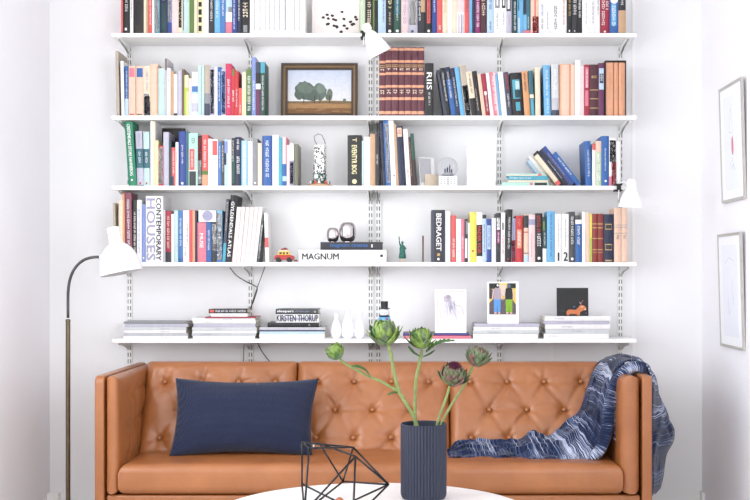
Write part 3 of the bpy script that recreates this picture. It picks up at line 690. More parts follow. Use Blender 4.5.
b,z=flat_book(259.5,324.5,0,7.2,'white','thick white book at the bottom of the pile left of the vases',zb=ZS[4]+.0003,dep=.178,bands=[(0,1,'pale blue',.62,1)])
b,z=flat_book(259.5,325,0,4.2,'light grey','blue grey book under the thin black one, pile by the vases',zb=z,dep=.178,bands=[(0,1,'slate',.0,.3),(.02,.9,'lavender',.3,.6)])
b,z=flat_book(267.6,319,0,4.6,'black','thin black book under the KIRSTEN THORUP book, bottom shelf',zb=z,dep=.16,items=[('','w',.8,.84,.35,.65),('','n',.1,.7,.4,.6)])
b,z=flat_book(276,319,0,8.3,'white','white book lettered KIRSTEN THORUP in dark letters, bottom shelf',zb=z,dep=.14,items=[('KIRSTEN THORUP','n',.02,.98,.14,.92)],bands=[(.1,.9,'lavender',.3,.6)])
b,z=flat_book(275.6,318.4,0,5.4,'dark green','dark green book lettered sleepers on top of its pile',zb=z,dep=.14,bands=[(0,1,'dark grey',.02,.98)],items=[('sleepers','w',.04,.42,.25,.8),('','l',.46,.8,.4,.65),('','w',.9,.96,.3,.6)])
# right half of bottom shelf
b,z=flat_book(403.6,471,0,2.8,'pink','pink book lying under the purple one below the drawing',zb=ZS[4]+.0003,dep=.178)
b,zp=flat_book(403,469,0,2.6,'purple','purple book lying under the leaning pencil drawing',zb=z,dep=.178,bands=[(0,1,'royal blue',.4,1),(.3,.8,'magenta',.1,.4)])
z3=mag_stack(4,473.5,539.6,323.6,4,'under the photo of two people',rnd=r5,thing='book',cols=('white','pale grey','white','lavender'))
z4=mag_stack(4,544.6,610.2,316.2,5,'under the black picture card',rnd=r5,thing='book',cols=('white','pale grey','white','lavender'))
# third shelf lying pile + slanting books
b,z=flat_book(502,548.5,0,3.6,'mint','pale mint book at the bottom of the small third shelf pile',D=5.385,zb=ZS[2]+.0003,dep=.072,bands=[(.6,.67,'pink',.1,.9),(.7,.97,'dark brown',.1,.9)])
b,z=flat_book(508,548,0,2.0,'cream','cream paged book in the middle of small third shelf pile',D=5.385,zb=z,dep=.072)
b,z=flat_book(508,548,0,4.2,'turquoise','turquoise book second from the top in small third shelf pile',D=5.385,zb=z,dep=.072,items=[('','w',.05,.6,.35,.65)])
b,z=flat_book(506.5,545.5,0,2.4,'mint','pale mint book topmost in the small third shelf pile',D=5.385,zb=z,dep=.072,bands=[(.8,.9,'coral',.1,.9),(0,.8,'cream',.0,.4)])
SL=[ # base px of left lower corner, thickness px (perp), length m, colour
 (549.2,3.2,.155,'pale blue','pale blue book, lowest of the slanting stack, third shelf',.066),
 (553.3,3.4,.180,'white','white book leaning between pale blue and cream ones, third shelf',.062),
 (557.6,4.6,.175,'cream','cream book with a coral foot in the slanting stack, third shelf',0),
 (563.4,2.2,.205,'black','black book in the slanting stack, third shelf',0),
 (566.2,3.4,.205,'navy','navy book in the slanting stack, third shelf',0),
 (570.6,5.8,.220,'royal blue','royal blue book in the slanting stack, third shelf',0),
 (578.0,4.8,.190,'blue','bright blue book resting on top of the slanting stack, third shelf',0)]
A=-math.radians(38)
for k,(xb,tp,L,c,lab,yo) in enumerate(SL):
    q,mats,pg=book_mesh(tp/S-.0004,L,.10 if yo else .14,c,{'cream':[(.0,.12,'coral')],'royal blue':[(0,1,'slate',0,.3)],'pale blue':[(0,.1,'white')]}.get(c),False,.0012)
    o=q.build('book',mats); o.location=((xb-PX)/S,YB+yo+.004*k,ZS[2]+.0004); o.rotation_euler=(0,A,0)
    pg.build('pages',M_pages,o)
    it={'navy':[('','w',.2,.7,.35,.6)],'royal blue':[('','l',.25,.85,.35,.6)],'blue':[('','w',.3,.85,.35,.65)],'black':[('','l',.2,.8,.3,.6)]}.get(c)
    if it:
        tq,tm=title_mesh(tp/S,L,False,it,random.Random(k)); tq.build('spine_title',tm,o,recalc=False)
    tag(o,lab,'book','slanting books on the third shelf')
# Magnum books
flat_book(298.8,386.4,249.2,261.6,'white','large white book lettered MAGNUM lying on the fourth shelf',D=5.39,dep=.2,zb=ZS[3]+.0003,items=[('MAGNUM','k',.04,.455,.22,.72),('#dot','n',.93,.96,.4,.65)])
zm=ZS[3]+.0003+(261.6-249.2)/S
_,zm2=flat_book(320.4,382.6,241.2,249.0,'charcoal','black book lettered magnum cinema in blue under the silver vases',D=5.395,dep=.17,zb=zm+.0004,items=[('magnum cinema','b',.16,.76,.22,.82),('#box','w',.82,.84,.3,.7)])
# white CD box with lilac disc lying over pink/blue/charcoal books
z=CZ+(PY-222.0)/S+.001
q=MB(); q.box((0,0,0),(17.6/S,.12,11.4/S)); o=q.build('disc_box',pal('white'),bevel=.0008); o.location=((198.4-PX)/S,YB+.004,z)
m=MB(); r=.0245; m.add([(9/S+r*math.cos(2*PI*k/24),-.0006,6/S+r*math.sin(2*PI*k/24)) for k in range(24)],[tuple(range(24))]); r2=.021
m.build('round_emblem',pal('lilac'),o,recalc=False)
tag(o,'white box with a lilac disc lying on the pink MUSE book','box')

# ------------------------------------------------------------------ pictures and cards
def slanted(name,x0,x1,y0,y1,D,tilt,th=.003,front=None,border=0,shapes=None,bcol='white',label=None,cat=None,back='white'):
    """a leaning card: lower edge at y1, local x right, z up, faces the camera"""
    s=F/D; W=(x1-x0)/s; H=(y1-y0)/s
    e=empty(name,P(x0,y1,D),label,cat); e.rotation_euler=(-tilt,0,0)
    return e,W,H
def panel(name,parent,poly,y,m):
    q=MB(); q.add([(a,y,b) for a,b in poly],[tuple(range(len(poly)))]); return q.build(name,m,parent,recalc=False)
def rect(a,b,c,d): return [(a,b),(c,b),(c,d),(a,d)]
def blob(cx,cz,rx,rz,n=18,j=.12,rnd=R_): return [(cx+rx*(1+rnd.uniform(-j,j))*math.cos(2*PI*k/n),cz+rz*(1+rnd.uniform(-j,j))*math.sin(2*PI*k/n)) for k in range(n)]
class Art:
    def __init__(s): s.q=MB(); s.mats=[]; s.y=-.0004
    def add(s,poly,rgb):
        m=mat('ink_%d_%d_%d'%rgb,rgb,rough=.7,var=.06,nscale=80)
        if m not in s.mats: s.mats.append(m)
        s.y-=.00004; s.q.add([(a,s.y,b) for a,b in poly],[tuple(range(len(poly)))],s.mats.index(m))
    def line(s,pts,w,rgb):
        for (a,b),(c,d) in zip(pts,pts[1:]):
            L=math.hypot(c-a,d-b) or 1; nx,nz=-(d-b)/L*w/2,(c-a)/L*w/2
            s.add([(a+nx,b+nz),(c+nx,d+nz),(c-nx,d-nz),(a-nx,b-nz)],rgb)
            s.y+=.00004
    def done(s,name,parent,off=0):
        for v in s.q.v: v.y+=off
        return s.q.build(name,s.mats,parent,recalc=False)
# painting
D=5.545; s=F/D; W=76.5/s
e=empty('framed_painting',(P(281.2,0,D).x,CY+D,ZS[1]+.0005),'dark framed landscape painting of trees standing on the second shelf','painting'); e.rotation_euler=(-.07,0,0)
fr=.0295
H=CZ+(PY-63.4)/s-ZS[1]
M_frame=mat('dark_wood_frame',(58,44,32),rough=.4,var=.15,nscale=40); M_gilt=mat('dull_gilt',(128,98,62),rough=.4,var=.1,metal=.3)
q=MB()
def frame_ring(q,x0,z0,x1,z1,w,y0,y1,mi=0):
    q.box((x0,y0,z0),(x0+w,y1,z1),mi); q.box((x1-w,y0,z0),(x1,y1,z1),mi); q.box((x0+w,y0,z0),(x1-w,y1,z0+w),mi); q.box((x0+w,y0,z1-w),(x1-w,y1,z1),mi)
frame_ring(q,0,0,W,H,.012,-.022,0); frame_ring(q,.012,.012,W-.012,H-.012,.008,-.018,0,1); frame_ring(q,.02,.02,W-.02,H-.02,.0105,-.014,0)
q.build('frame',[M_frame,M_gilt],e)
a=Art(); x0,z0,x1,z1=fr,fr,W-fr,H-fr; w_,h_=x1-x0,z1-z0

for k in range(10): a.add(rect(x0,z0+h_*(.25+.075*k),x1,z1),(216-3*k,215-2*k,215))

a.add([(x0,z0),(x1,z0),(x1,z0+h_*.29),(x0+w_*.6,z0+h_*.31),(x0,z0+h_*.27)],(162,124,82)); a.add(rect(x0,z0,x1,z0+h_*.13),(128,92,58)); a.add(rect(x0,z0+h_*.24,x1,z0+h_*.29),(112,96,70))
for cx,cz,rx,rz,c in ((.27,.53,.155,.21,(84,98,88)),(.18,.46,.07,.14,(80,94,84)),(.50,.50,.11,.20,(92,106,98)),(.38,.42,.10,.13,(80,94,86)),(.66,.44,.045,.13,(104,112,98)),(.64,.38,.05,.07,(92,102,88)),(.25,.60,.10,.12,(98,112,100)),(.52,.57,.07,.11,(110,124,114)),(.32,.56,.07,.10,(94,108,98)),(.89,.31,.025,.04,(96,110,92))):
    a.add(blob(x0+w_*cx,z0+h_*cz,w_*rx,h_*rz,24,.10),c)
for cx in (.25,.42,.5,.65): a.add(rect(x0+w_*cx,z0+h_*.24,x0+w_*(cx+.012),z0+h_*.42),(62,56,48))
for k in range(30):
    zx=R_.uniform(0,.95); zz=R_.uniform(.01,.24); a.line([(x0+w_*zx,z0+h_*zz),(x0+w_*min(1,zx+.12),z0+h_*(zz+.004))],.0012,(186,150,104) if k%2 else (112,80,52))
a.done('canvas',e,-.004)
q=MB(); q.box((.012,-.003,.012),(W-.012,0,H-.012)); q.build('backing_board',pal('brown'),e)
# spotted print
D=5.50; s=F/D
e=empty('spotted_print',(P(312,0,D).x,CY+D,ZS[0]+.0005),'pale print with dark brown spots leaning on the top shelf','print'); e.rotation_euler=(-.05,0,0)
W=47.5/s; q=MB(); q.box((0,-.0002,0),(W,.004,.27)); q.build('print_sheet',mat('print_paper',(243,234,232),rough=.7),e)
a=Art(); gx=P(312,0,D).x
for (cx,cy) in ((446,92),(466,77),(472,98),(494,82),(500,102),(512,106),(546,62),(557,101),(472,126),(503,137),(520,145),(558,137),(573,152),(592,116),(600,131),(618,90),(625,103),(541,170),(467,130),(607,128),(515,140)):
    p=P(240+cx/5.357,cy/5.357,D-.004); x=p.x-gx; z=p.z-ZS[0]
    a.add(blob(x,max(z,.006),.0082,.0064,10,.2),(66,44,40)); a.add(blob(x+.001,max(z,.006)+.001,.004,.003,8,.2),(34,24,24))
a.done('spot_pattern',e)
# pencil drawing in white frame
D=5.42; s=F/D; W=31.2/s; H=43.2/s
e=empty('framed_drawing',(P(435,0,D).x,CY+D,zp+.0002),'white framed pencil drawing of a cloaked figure on the bottom shelf','drawing'); e.rotation_euler=(-.09,0,0)
q=MB(); frame_ring(q,0,0,W,H,.0065,-.012,0); q.build('frame',M_white,e)
q=MB(); q.box((.0065,-.005,.0065),(W-.0065,0,H-.0065)); q.build('paper_sheet',mat('sketch_paper',(226,224,222),rough=.8),e)
a=Art(); X=lambda u:W*u; Z=lambda v:H*v
a.add([(X(.15),Z(.12)),(X(.16),Z(.5)),(X(.3),Z(.72)),(X(.5),Z(.78)),(X(.7),Z(.66)),(X(.88),Z(.58)),(X(.93),Z(.3)),(X(.9),Z(.12))],(222,219,228))
a.add(blob(X(.40),Z(.80),X(.13),Z(.085),16,.08),(186,178,190)); a.add(blob(X(.43),Z(.83),X(.07),Z(.05),12,.1),(160,150,166))
for k in range(46):
    u=R_.uniform(.35,.65); v=R_.uniform(.6,.78); L=R_.uniform(.1,.36); an=R_.uniform(-.9,.25)
    a.line([(X(u),Z(v)),(X(min(.93,max(.08,u+L*math.sin(-an)*1.2))),Z(v-L))],.0011,(178,174,192))
a.line([(X(.3),Z(.72)),(X(.48),Z(.76)),(X(.62),Z(.66)),(X(.86),Z(.6)),(X(.93),Z(.42))],.0016,(150,142,160)); a.line([(X(.3),Z(.72)),(X(.2),Z(.55)),(X(.17),Z(.35))],.0012,(190,186,198))
a.done('pencil_sketch',e,-.005)
# photo card with two people
D=5.41; s=F/D; W=31.2/s; H=41.8/s
e=empty('photo_card',(P(487.4,0,D).x,CY+D,z3+.0002),'white bordered photo of two people seen from behind, on books','photograph'); e.rotation_euler=(-.08,0,0)
q=MB(); q.box((0,-.0003,0),(W,.002,H)); q.build('card_sheet',M_white,e)
a=Art(); x0,x1,z0,z1=W*.06,W*.92,H*.215,H*.965; w_,h_=x1-x0,z1-z0
a.y-=.0004
X=lambda u:x0+w_*u; Z=lambda v:z0+h_*v
a.add(rect(x0,z0,x1,z1),(226,196,96)); a.add([(X(0),Z(0)),(X(1),Z(0)),(X(1),Z(.32)),(X(.85),Z(.5)),(X(.15),Z(.5)),(X(0),Z(.36))],(96,86,92))
a.add(rect(X(0),Z(.82),X(.38),Z(1)),(40,48,40)); a.add(rect(X(.68),Z(.84),X(1),Z(1)),(44,52,42)); a.add(rect(X(.38),Z(.6),X(.62),Z(.95)),(222,204,190)); a.add(rect(X(0),Z(.5),X(.1),Z(.84)),(74,64,44)); a.add(rect(X(.1),Z(.5),X(.16),Z(.8)),(120,108,140))
for k in range(50): a.add(blob(X(R_.uniform(.02,.98)),Z(R_.uniform(.02,.38)),.0015,.001,6),(196,182,184) if k%2 else (62,52,60))
def fig(cx,top,leg,hair,hat):
    a.add([(X(cx-.12),Z(.06)),(X(cx-.015),Z(.05)),(X(cx),Z(.3)),(X(cx+.015),Z(.07)),(X(cx+.12),Z(.07)),(X(cx+.13),Z(.5)),(X(cx-.13),Z(.5))],leg)
    a.add([(X(cx-.14),Z(.48)),(X(cx+.13),Z(.48)),(X(cx+.15),Z(.8)),(X(cx+.05),Z(.86)),(X(cx-.06),Z(.86)),(X(cx-.15),Z(.8))],top)
    a.add([(X(cx-.15),Z(.8)),(X(cx-.12),Z(.8)),(X(cx-.17),Z(.5)),(X(cx-.21),Z(.45))],(226,192,176)); a.add([(X(cx+.15),Z(.8)),(X(cx+.12),Z(.8)),(X(cx+.16),Z(.48)),(X(cx+.2),Z(.45))],(226,192,176))
    a.add(blob(X(cx),Z(.91),w_*.075,h_*.065,14,.05),hair)
    for d in (-.07,.07): a.add(blob(X(cx+d),Z(.045),w_*.045,h_*.03,8),(226,180,170))
    if hat: a.add(blob(X(cx+.02),Z(.93),w_*.04,h_*.035,10),(236,236,236))
fig(.30,(168,156,166),(92,150,214),(30,28,32),True); fig(.74,(44,44,44),(128,172,52),(84,104,128),False)
a.done('printed_photo',e)
# black picture card with brown toy-like animal
D=5.42; s=F/D; W=31.6/s; H=28.2/s
e=empty('picture_card',(P(556.9,0,D).x,CY+D,z4+.0002),'black picture card with small brown animal leaning on white books','picture'); e.rotation_euler=(-.08,0,0)
q=MB(); q.box((0,-.0003,0),(W,.003,H)); q.build('card_sheet',mat('black_print',(16,18,20),rough=.5),e)
a=Art(); X=lambda u:W*u; Z=lambda v:H*v
a.add([(X(.32),Z(.02)),(X(.38),Z(.02)),(X(.40),Z(.07)),(X(.62),Z(.07)),(X(.64),Z(.02)),(X(.72),Z(.02)),(X(.74),Z(.14)),(X(.84),Z(.2)),(X(.9),Z(.2)),(X(.93),Z(.3)),(X(.86),Z(.38)),(X(.74),Z(.38)),(X(.66),Z(.28)),(X(.6),Z(.22)),(X(.4),Z(.23)),(X(.33),Z(.2)),(X(.3),Z(.12))],(196,116,74))
a.add(blob(X(.80),Z(.33),W*.05,H*.04,10),(226,160,120)); a.add(blob(X(.90),Z(.24),W*.03,H*.03,8),(236,200,180)); a.line([(X(.76),Z(.38)),(X(.80),Z(.52)),(X(.84),Z(.56))],.003,(150,90,84)); a.line([(X(.76),Z(.42)),(X(.72),Z(.5))],.003,(170,170,190)); a.add(blob(X(.55),Z(.33),W*.04,H*.03,8),(72,84,130)); a.line([(X(.05),Z(.2)),(X(.3),Z(.16))],.0016,(60,76,76)); a.add(blob(X(.92),Z(.1),W*.04,H*.03,8),(70,74,90))
a.done('printed_animal',e)
# plain white card + small grey cards on shelf three
q=MB(); q.box((0,0,0),(.134,.006,.19)); o=q.build('white_card',mat('white_card',(248,248,250),rough=.6,var=.005),bevel=.001); o.location=(P(467,0,5.44).x,CY+5.44,ZS[2]+.0005); o.rotation_euler=(-.06,0,0); tag(o,'plain white card leaning right of the snow globe, third shelf','card')
q=MB(); q.box((0,0,0),(.0016,.09,.14)); q.box((.0016,.005,.02),(.0022,.07,.135),1); o=q.build('postcard',[pal('white'),pal('light grey')]); o.location=(P(420,0,5.4).x,-.17,ZS[2]+.0005); o.rotation_euler=(0,-.10,-.95); tag(o,'small grey picture postcard leaning beside the dark green book','postcard')
q=MB(); q.box((0,0,0),(.0016,.08,.06)); o=q.build('postcard',[pal('cream')]); o.location=(P(425,0,5.4).x,-.16,ZS[2]+.0005); o.rotation_euler=(0,-.05,-.9); tag(o,'low cream card standing left of the snow globe','postcard')
# wall pictures (right wall)
M_alu=mat('brushed_aluminium',(186,184,178),rough=.35,metal=.4,var=.05)
M_mat=mat('passepartout',(245,246,250),rough=.7,var=.005)
M_sheet=mat('blue_white_paper',(236,239,248),rough=.7,var=.01)
def wall_picture(y0,y1,z0,z1,label,kind):
    e=empty('framed_picture',(XR,y1,z0),label,'picture','framed pictures on the right wall')
    # local: x = along wall toward camera (we rotate), build directly in frame: width along -y
    e.rotation_euler=(0,-.028,0)
    w_,h_=y1-y0,z1-z0; q=MB()
    for (a,b,c,d) in ((0,0,.008,h_),(w_-.008,0,w_,h_),(.008,0,w_-.008,.012),(.008,h_-.012,w_-.008,h_)):
        q.box((-.013,-c,b),(-.001,-a,d))
    q.build('frame',M_alu,e)
    q=MB(); q.box((-.009,-w_+.008,.012),(-.004,-.008,h_-.012)); q.build('passepartout',M_mat,e)
    q=MB(); q.box((-.0098,-w_+.06,.05),(-.009,-.06,h_-.05)); q.build('drawing_sheet',M_sheet,e)
    q=MB(); mats=[mat('pale_grey_line',(150,152,166),rough=.8),mat('faded_red',(214,130,136),rough=.8)]
    def pt(u,v): return (-.0102,-(.06+(w_-.12)*u),.05+(h_-.1)*v)
    def ln(pts,mi=0,wd=.0016):
        for (a,b),(c,d) in zip(pts,pts[1:]):
            A_,B_=Vector(pt(a,b)),Vector(pt(c,d)); dr=(B_-A_).normalized(); n_=Vector((0,-dr.z,dr.y))*wd/2
            q.add([A_+n_,B_+n_,B_-n_,A_-n_],[(0,1,2,3)],mi)
    if kind==0:
        ln([(.35,.62),(.42,.8),(.5,.86),(.56,.72),(.6,.5)]); ln([(.35,.62),(.5,.6)]); ln([(.5,.86),(.55,.9)]); ln([(.4,.3),(.5,.22),(.62,.26),(.7,.2),(.5,.34)])
        q.add([pt(.56+.07*math.cos(t*PI/8),.46+.10*math.sin(t*PI/8)) for t in range(16)],[tuple(range(16))],1)
    else:
        ln([(.7,.62),(.62,.5),(.72,.42),(.66,.34)]); ln([(.36,.42),(.34,.3),(.42,.24),(.5,.3)]); ln([(.2,.8),(.5,.86),(.8,.82)],0,.001)
    q.build('line_drawing',mats,e,recalc=False)
wall_picture(CY+4.853,CY+5.20,1.51,2.02,'upper framed line drawing with a red shape on right wall',0)
wall_picture(CY+4.868,CY+5.225,.872,1.372,'lower framed line drawing on the right wall, thin metal frame',1)

# ------------------------------------------------------------------ ornaments on shelves
M_chrome=mat('polished_silver',(196,190,190),rough=.10,metal=1,var=.0)
def oval_vase(px,pw,yt,yb,label):
    D=5.46; s=F/D; h=(yb-yt)/s; r=pw/2/s; z=zm2+.0002
    pr=[]
    for k in range(25):
        t=-PI/2+PI*k/24; c=math.copysign(abs(math.cos(t))**.62,1); sn=math.copysign(abs(math.sin(t))**.75,math.sin(t))
        pr.append((max(.001,r*c),h/2+h/2*sn))
    pr=[p for p in pr if p[1]>.0 and not (p[1]>h*.985)]
    q=MB(); pr2=[(r*.55,.0002)]+[p for p in pr if p[0]>r*.55]
    topz=pr2[-1][1]
    pr2+= [(r*.5,topz),(r*.5,topz-.01),(r*.6,h*.5),(r*.4,h*.1)]
    q.lathe(pr2,36); o=q.build('oval_vase',M_chrome,smooth='auto'); o.location=(P(px,0,D).x,CY+D,z); tag(o,label,'vase','silver oval vases')
oval_vase(332.8,12.2,226.2,241,'small silver oval vase, smaller of the two on the magnum books')
oval_vase(347.6,16.6,220.6,241,'large silver oval vase, larger of the two on the magnum books')
# white vases
M_porc=mat('white_porcelain',(246,246,250),rough=.15,var=.0,coat=.3)
def bottle(px,r0,h,nx,label,rim=0):
    D=5.44; q=MB()
    pr=[(r0*.62,0),(r0*.9,.012),(r0,h*.3),(r0*.9,h*.45),(r0*.55,h*.68),(r0*.34,h*.80),(r0*.36,h*.86),(r0*(.5+rim),h),(r0*(.42+rim),h),(r0*.26,h*.85),(r0*.26,h*.7),(r0*.3,h*.5)]
    q.lathe(pr,28); o=q.build('porcelain_vase',M_porc,smooth=True); o.location=(P(px,0,D).x,CY+D,ZS[4]+.0003); tag(o,label,'vase','white porcelain vases on the bottom shelf')
bottle(336.2,.0255,.115,0,'left white porcelain vase of three on the bottom shelf')
bottle(347.8,.031,.136,0,'tallest white porcelain vase, middle of three on bottom shelf')
bottle(359.6,.0265,.120,0,'white porcelain vase with flared rim nearest the centre uprights',.18)
# snowman figure
e=empty('snowman_figurine',(P(384.4,0,5.4).x,CY+5.4,ZS[4]+.0003),'small white snowman figurine in black top hat behind the artichoke','figurine')
q=MB(); q.lathe([(.02,0),(.034,.012),(.036,.04),(.03,.066),(.026,.072)],24); q.build('body',M_porc,e,smooth=True)
q=MB(); q.lathe([(.026,.0725),(.031,.085),(.027,.098),(.022,.103)],24); q.build('sweater',pal('sky blue'),e,smooth=True)
q=MB(); q.lathe([(.008,.1035),(.02,.108),(.024,.12),(.021,.134),(.015,.139)],20); h=q.build('head',M_porc,e,smooth=True)
for sx in (-.008,.008):
    q=MB(); q.lathe([(.0005,-.0025),(.0025,0),(.0005,.0025)],8,M=Matrix.Translation((sx,-.0232,.124))); q.build('eye',pal('black'),h)
q=MB(); q.tube([(0,-.023,.119),(0,-.036,.118)],[.0028,.0005],8); q.build('nose',pal('orange'),h)
q=MB(); q.lathe([(.027,.1395),(.027,.143),(.0165,.1435),(.0175,.174)],20); q.build('top_hat',pal('black'),e,smooth='auto')
q=MB(); q.lathe([(.023,.1005),(.027,.105),(.022,.109)],18); q.build('scarf',pal('navy'),e)
q=MB(); q.lathe([(.0005,-.005),(.007,0),(.0005,.005)],10,M=Matrix.Translation((.012,-.03,.092))); q.build('badge',pal('red'),e)
# snow globe
e=empty('snow_globe',(P(447.8,0,5.42).x,CY+5.42,ZS[2]+.0005),'small snow globe on a square white base, third shelf','snow globe')
q=MB(); q.box((-.042,-.028,0),(.042,.028,.046)); b=q.build('base',M_white,e,bevel=.003)
q=MB()
for kx in range(5):
    for kz in range(4):
        if kx==2: continue
        q.box((-.036+kx*.0152,-.0288,.008+kz*.009),(-.026+kx*.0152,-.0281,.012+kz*.009))
q.box((-.003,-.0288,.004),(.003,-.0281,.042)); q.build('relief_pattern',pal('grey'),b)
M_glass=bpy.data.materials.new('clear_glass'); n,l,p=nodes_of(M_glass); p.inputs['Transmission Weight'].default_value=1; p.inputs['Roughness'].default_value=.02; p.inputs['IOR'].default_value=1.12; p.inputs['Base Color'].default_value=(.97,.98,1,1)
q=MB(); pr=[(max(.0004,.047*math.sin(t)),.0885-.047*math.cos(t)) for t in [PI*.165+PI*(.835)*k/22 for k in range(23)]]; q.lathe(pr,36); q.build('glass_dome',M_glass,e,smooth=True)
q=MB(); q.lathe([(.026,.0505),(.030,.056),(.02,.064),(.008,.068),(.0005,.069)],24); q.build('snow_mound',pal('light grey'),e,smooth=True)
q=MB()
for (x,w_,h_) in ((-.012,.006,.02),(-.002,.007,.026),(.008,.005,.036),(.016,.006,.018)):
    q.box((x-w_/2,-.008,.058),(x+w_/2,-.002,.058+h_)); q.add([(x-w_/2,-.008,.058+h_),(x+w_/2,-.008,.058+h_),(x+w_/2,-.002,.058+h_),(x-w_/2,-.002,.058+h_),(x,-.005,.066+h_)],[(0,1,4),(1,2,4),(2,3,4),(3,0,4)])
q.build('tiny_skyline',pal('slate'),e)
# patterned tower ornament
e=empty('tower_ornament',(P(319.8,0,5.43).x,CY+5.43,ZS[2]+.0005),'black and white patterned tower ornament with wire loop, third shelf','ornament')
q=MB(); q.lathe([(.030,.012),(.031,.03),(.0295,.18),(.0285,.192),(.02,.194)],8); t_=q.build('tower_body',mat('porcelain_tower',(236,236,232),rough=.3),e,smooth='auto')
q=MB(); rr=random.Random(5)
for k in range(150):
    a_=rr.uniform(PI,2*PI); z=rr.uniform(.05,.185); r=.0306-.0015*(z-.03)/.15; da=rr.uniform(.06,.16); dz=rr.uniform(.002,.005)
    q.add([((r+.0006)*math.cos(a_+u*da),(r+.0006)*math.sin(a_+u*da),z+v*dz) for u,v in ((-1,-.3),(.2,-1),(1,.4),(-.1,1))],[(0,1,2,3)])
q.build('black_pattern',pal('charcoal'),t_,recalc=False)
q=MB()
for k in range(40):
    a_=rr.uniform(1.05*PI,1.95*PI); z=rr.uniform(.015,.06); r=.0312
    q.add([((r+.0008)*math.cos(a_+u*.16),(r+.0008)*math.sin(a_+u*.16),z+v*.006) for u,v in ((-1,-.3),(.2,-1),(1,.4),(-.1,1))],[(0,1,2,3)])
q.build('green_pattern',pal('dark green'),t_,recalc=False)
q=MB(); q.lathe([(.056,0),(.057,.006),(.045,.0118),(.03,.0119)],20); bs=q.build('base',pal('tan'),e,smooth='auto')
for k in range(9):
    a_=PI+PI*k/8; q=MB(); q.lathe([(.004,.006),(.007,.010),(.006,.018),(.001,.021)],8,M=Matrix.Translation((.043*math.cos(a_),.043*math.sin(a_),.004))); q.build('small_figure',pal(['coral','white','dark green'][k%3]),bs,smooth=True)
q=MB(); q.tube([(-.012,0,.193),(-.024,0,.215),(-.026,0,.235),(-.008,0,.246),(.01,0,.24),(.022,0,.215),(.026,0,.198)],.0016,6); q.build('wire_loop',pal('dark grey'),e,smooth=True)
# toy car
e=empty('toy_car',(P(284.6,0,5.42).x,CY+5.42,ZS[3]+.0004),'small red toy car with yellow cabin beside the MAGNUM book','toy car')
def sil(q,pts,y0,y1): q.prism(pts,lambda a,b,c:(a,c,b),y0,y1)
q=MB(); sil(q,[(-.040,.010),(.036,.010),(.040,.016),(.038,.026),(.022,.030),(-.034,.030),(-.040,.024)],-.02,.02); cb=q.build('body',mat('toy_red',(176,48,40),rough=.3),e,bevel=.002)
q=MB(); sil(q,[(-.028,.0302),(.026,.0302),(.018,.044),(-.022,.044)],-.017,.017); cab=q.build('cabin',mat('toy_yellow',(236,196,70),rough=.3),e,bevel=.0015)
q=MB(); sil(q,[(-.023,.0442),(.019,.0442),(.016,.050),(-.020,.050)],-.018,.018); q.build('roof',pal('cream'),e,bevel=.001)
for xa,xb in ((-.020,-.010),(-.006,.003),(.008,.017)):
    q=MB(); q.box((xa,-.0176,.033),(xb,-.0171,.041)); q.build('window_pane',pal('dark brown'),cab)
q=MB(); sil(q,[(-.016,.0502),(.014,.0502),(.010,.058),(.001,.061),(-.008,.056),(-.014,.057)],-.01,.01); q.build('roof_load',pal('red brown'),e,bevel=.001)
for x in (-.024,.020):
    for y in (-.0215,.0135):
        q=MB(); q.lathe([(.003,0),(.0105,0),(.0105,.008),(.003,.008)],18,M=Matrix.Translation((x,y,.0107))@Matrix.Rotation(-PI/2,4,'X')); wl=q.build('wheel',pal('black'),e,smooth='auto')
q=MB(); q.box((.0402,-.014,.004),(.052,.014,.010)); q.build('bumper',pal('red brown'),e); e.scale=(1.14,1,1.14)
# green statuette
e=empty('statuette',(P(402.4,0,5.43).x,CY+5.43,ZS[3]+.0004),'small green statuette of a robed figure raising one arm, fourth shelf','statuette')
M_verd=mat('verdigris',(34,98,86),rough=.5,var=.2,nscale=120)
q=MB(); q.box((-.0135,-.0135,0),(.0135,.0135,.018)); q.build('plinth',pal('beige'),e,bevel=.0015)
q=MB()
def fold(r,z,a,k): return r*(1+.07*math.sin(a*9))
q.lathe([(.0165,.0182),(.0155,.03),(.0125,.05),(.013,.065),(.0115,.077),(.005,.081),(.0035,.084),(.0055,.088),(.0058,.094),(.0035,.0985),(.0008,.0995)],36,rfun=lambda r,z,a,k: r*(1+(.08 if z<.075 else 0)*math.sin(a*9)))
q.tube([(.008,0,.073),(.0145,-.002,.064),(.010,-.011,.060)],[.0045,.004,.0028],8); q.tube([(-.007,0,.074),(-.0125,0,.088),(-.0145,0,.102)],[.0045,.0034,.0026],8)
q.build('robed_figure',M_verd,e,smooth=True)
q=MB(); q.tube([(-.0145,0,.1022),(-.015,0,.112),(-.0155,0,.123)],[.0016,.003,.0008],8); q.build('torch',M_verd,e)
q=MB(); q.box((.004,-.0165,.052),(.0135,-.0135,.068)); q.build('tablet',M_verd,e)
# standing pencil
q=MB(); x=P(423,0,5.38).x; z=ZS[3]+.0004
q.tube([(x,-.22+.01,z),(x,-.21,z+.10)],.0038,6); q.tube([(x,-.21,z+.1002),(x,-.21,z+.123)],.0038,6,1)
o=q.build('pencil',[pal('brown'),mat('pencil_cap',(86,40,36),rough=.4)]); tag(o,'brown pencil standing upright on the fourth shelf','pencil')

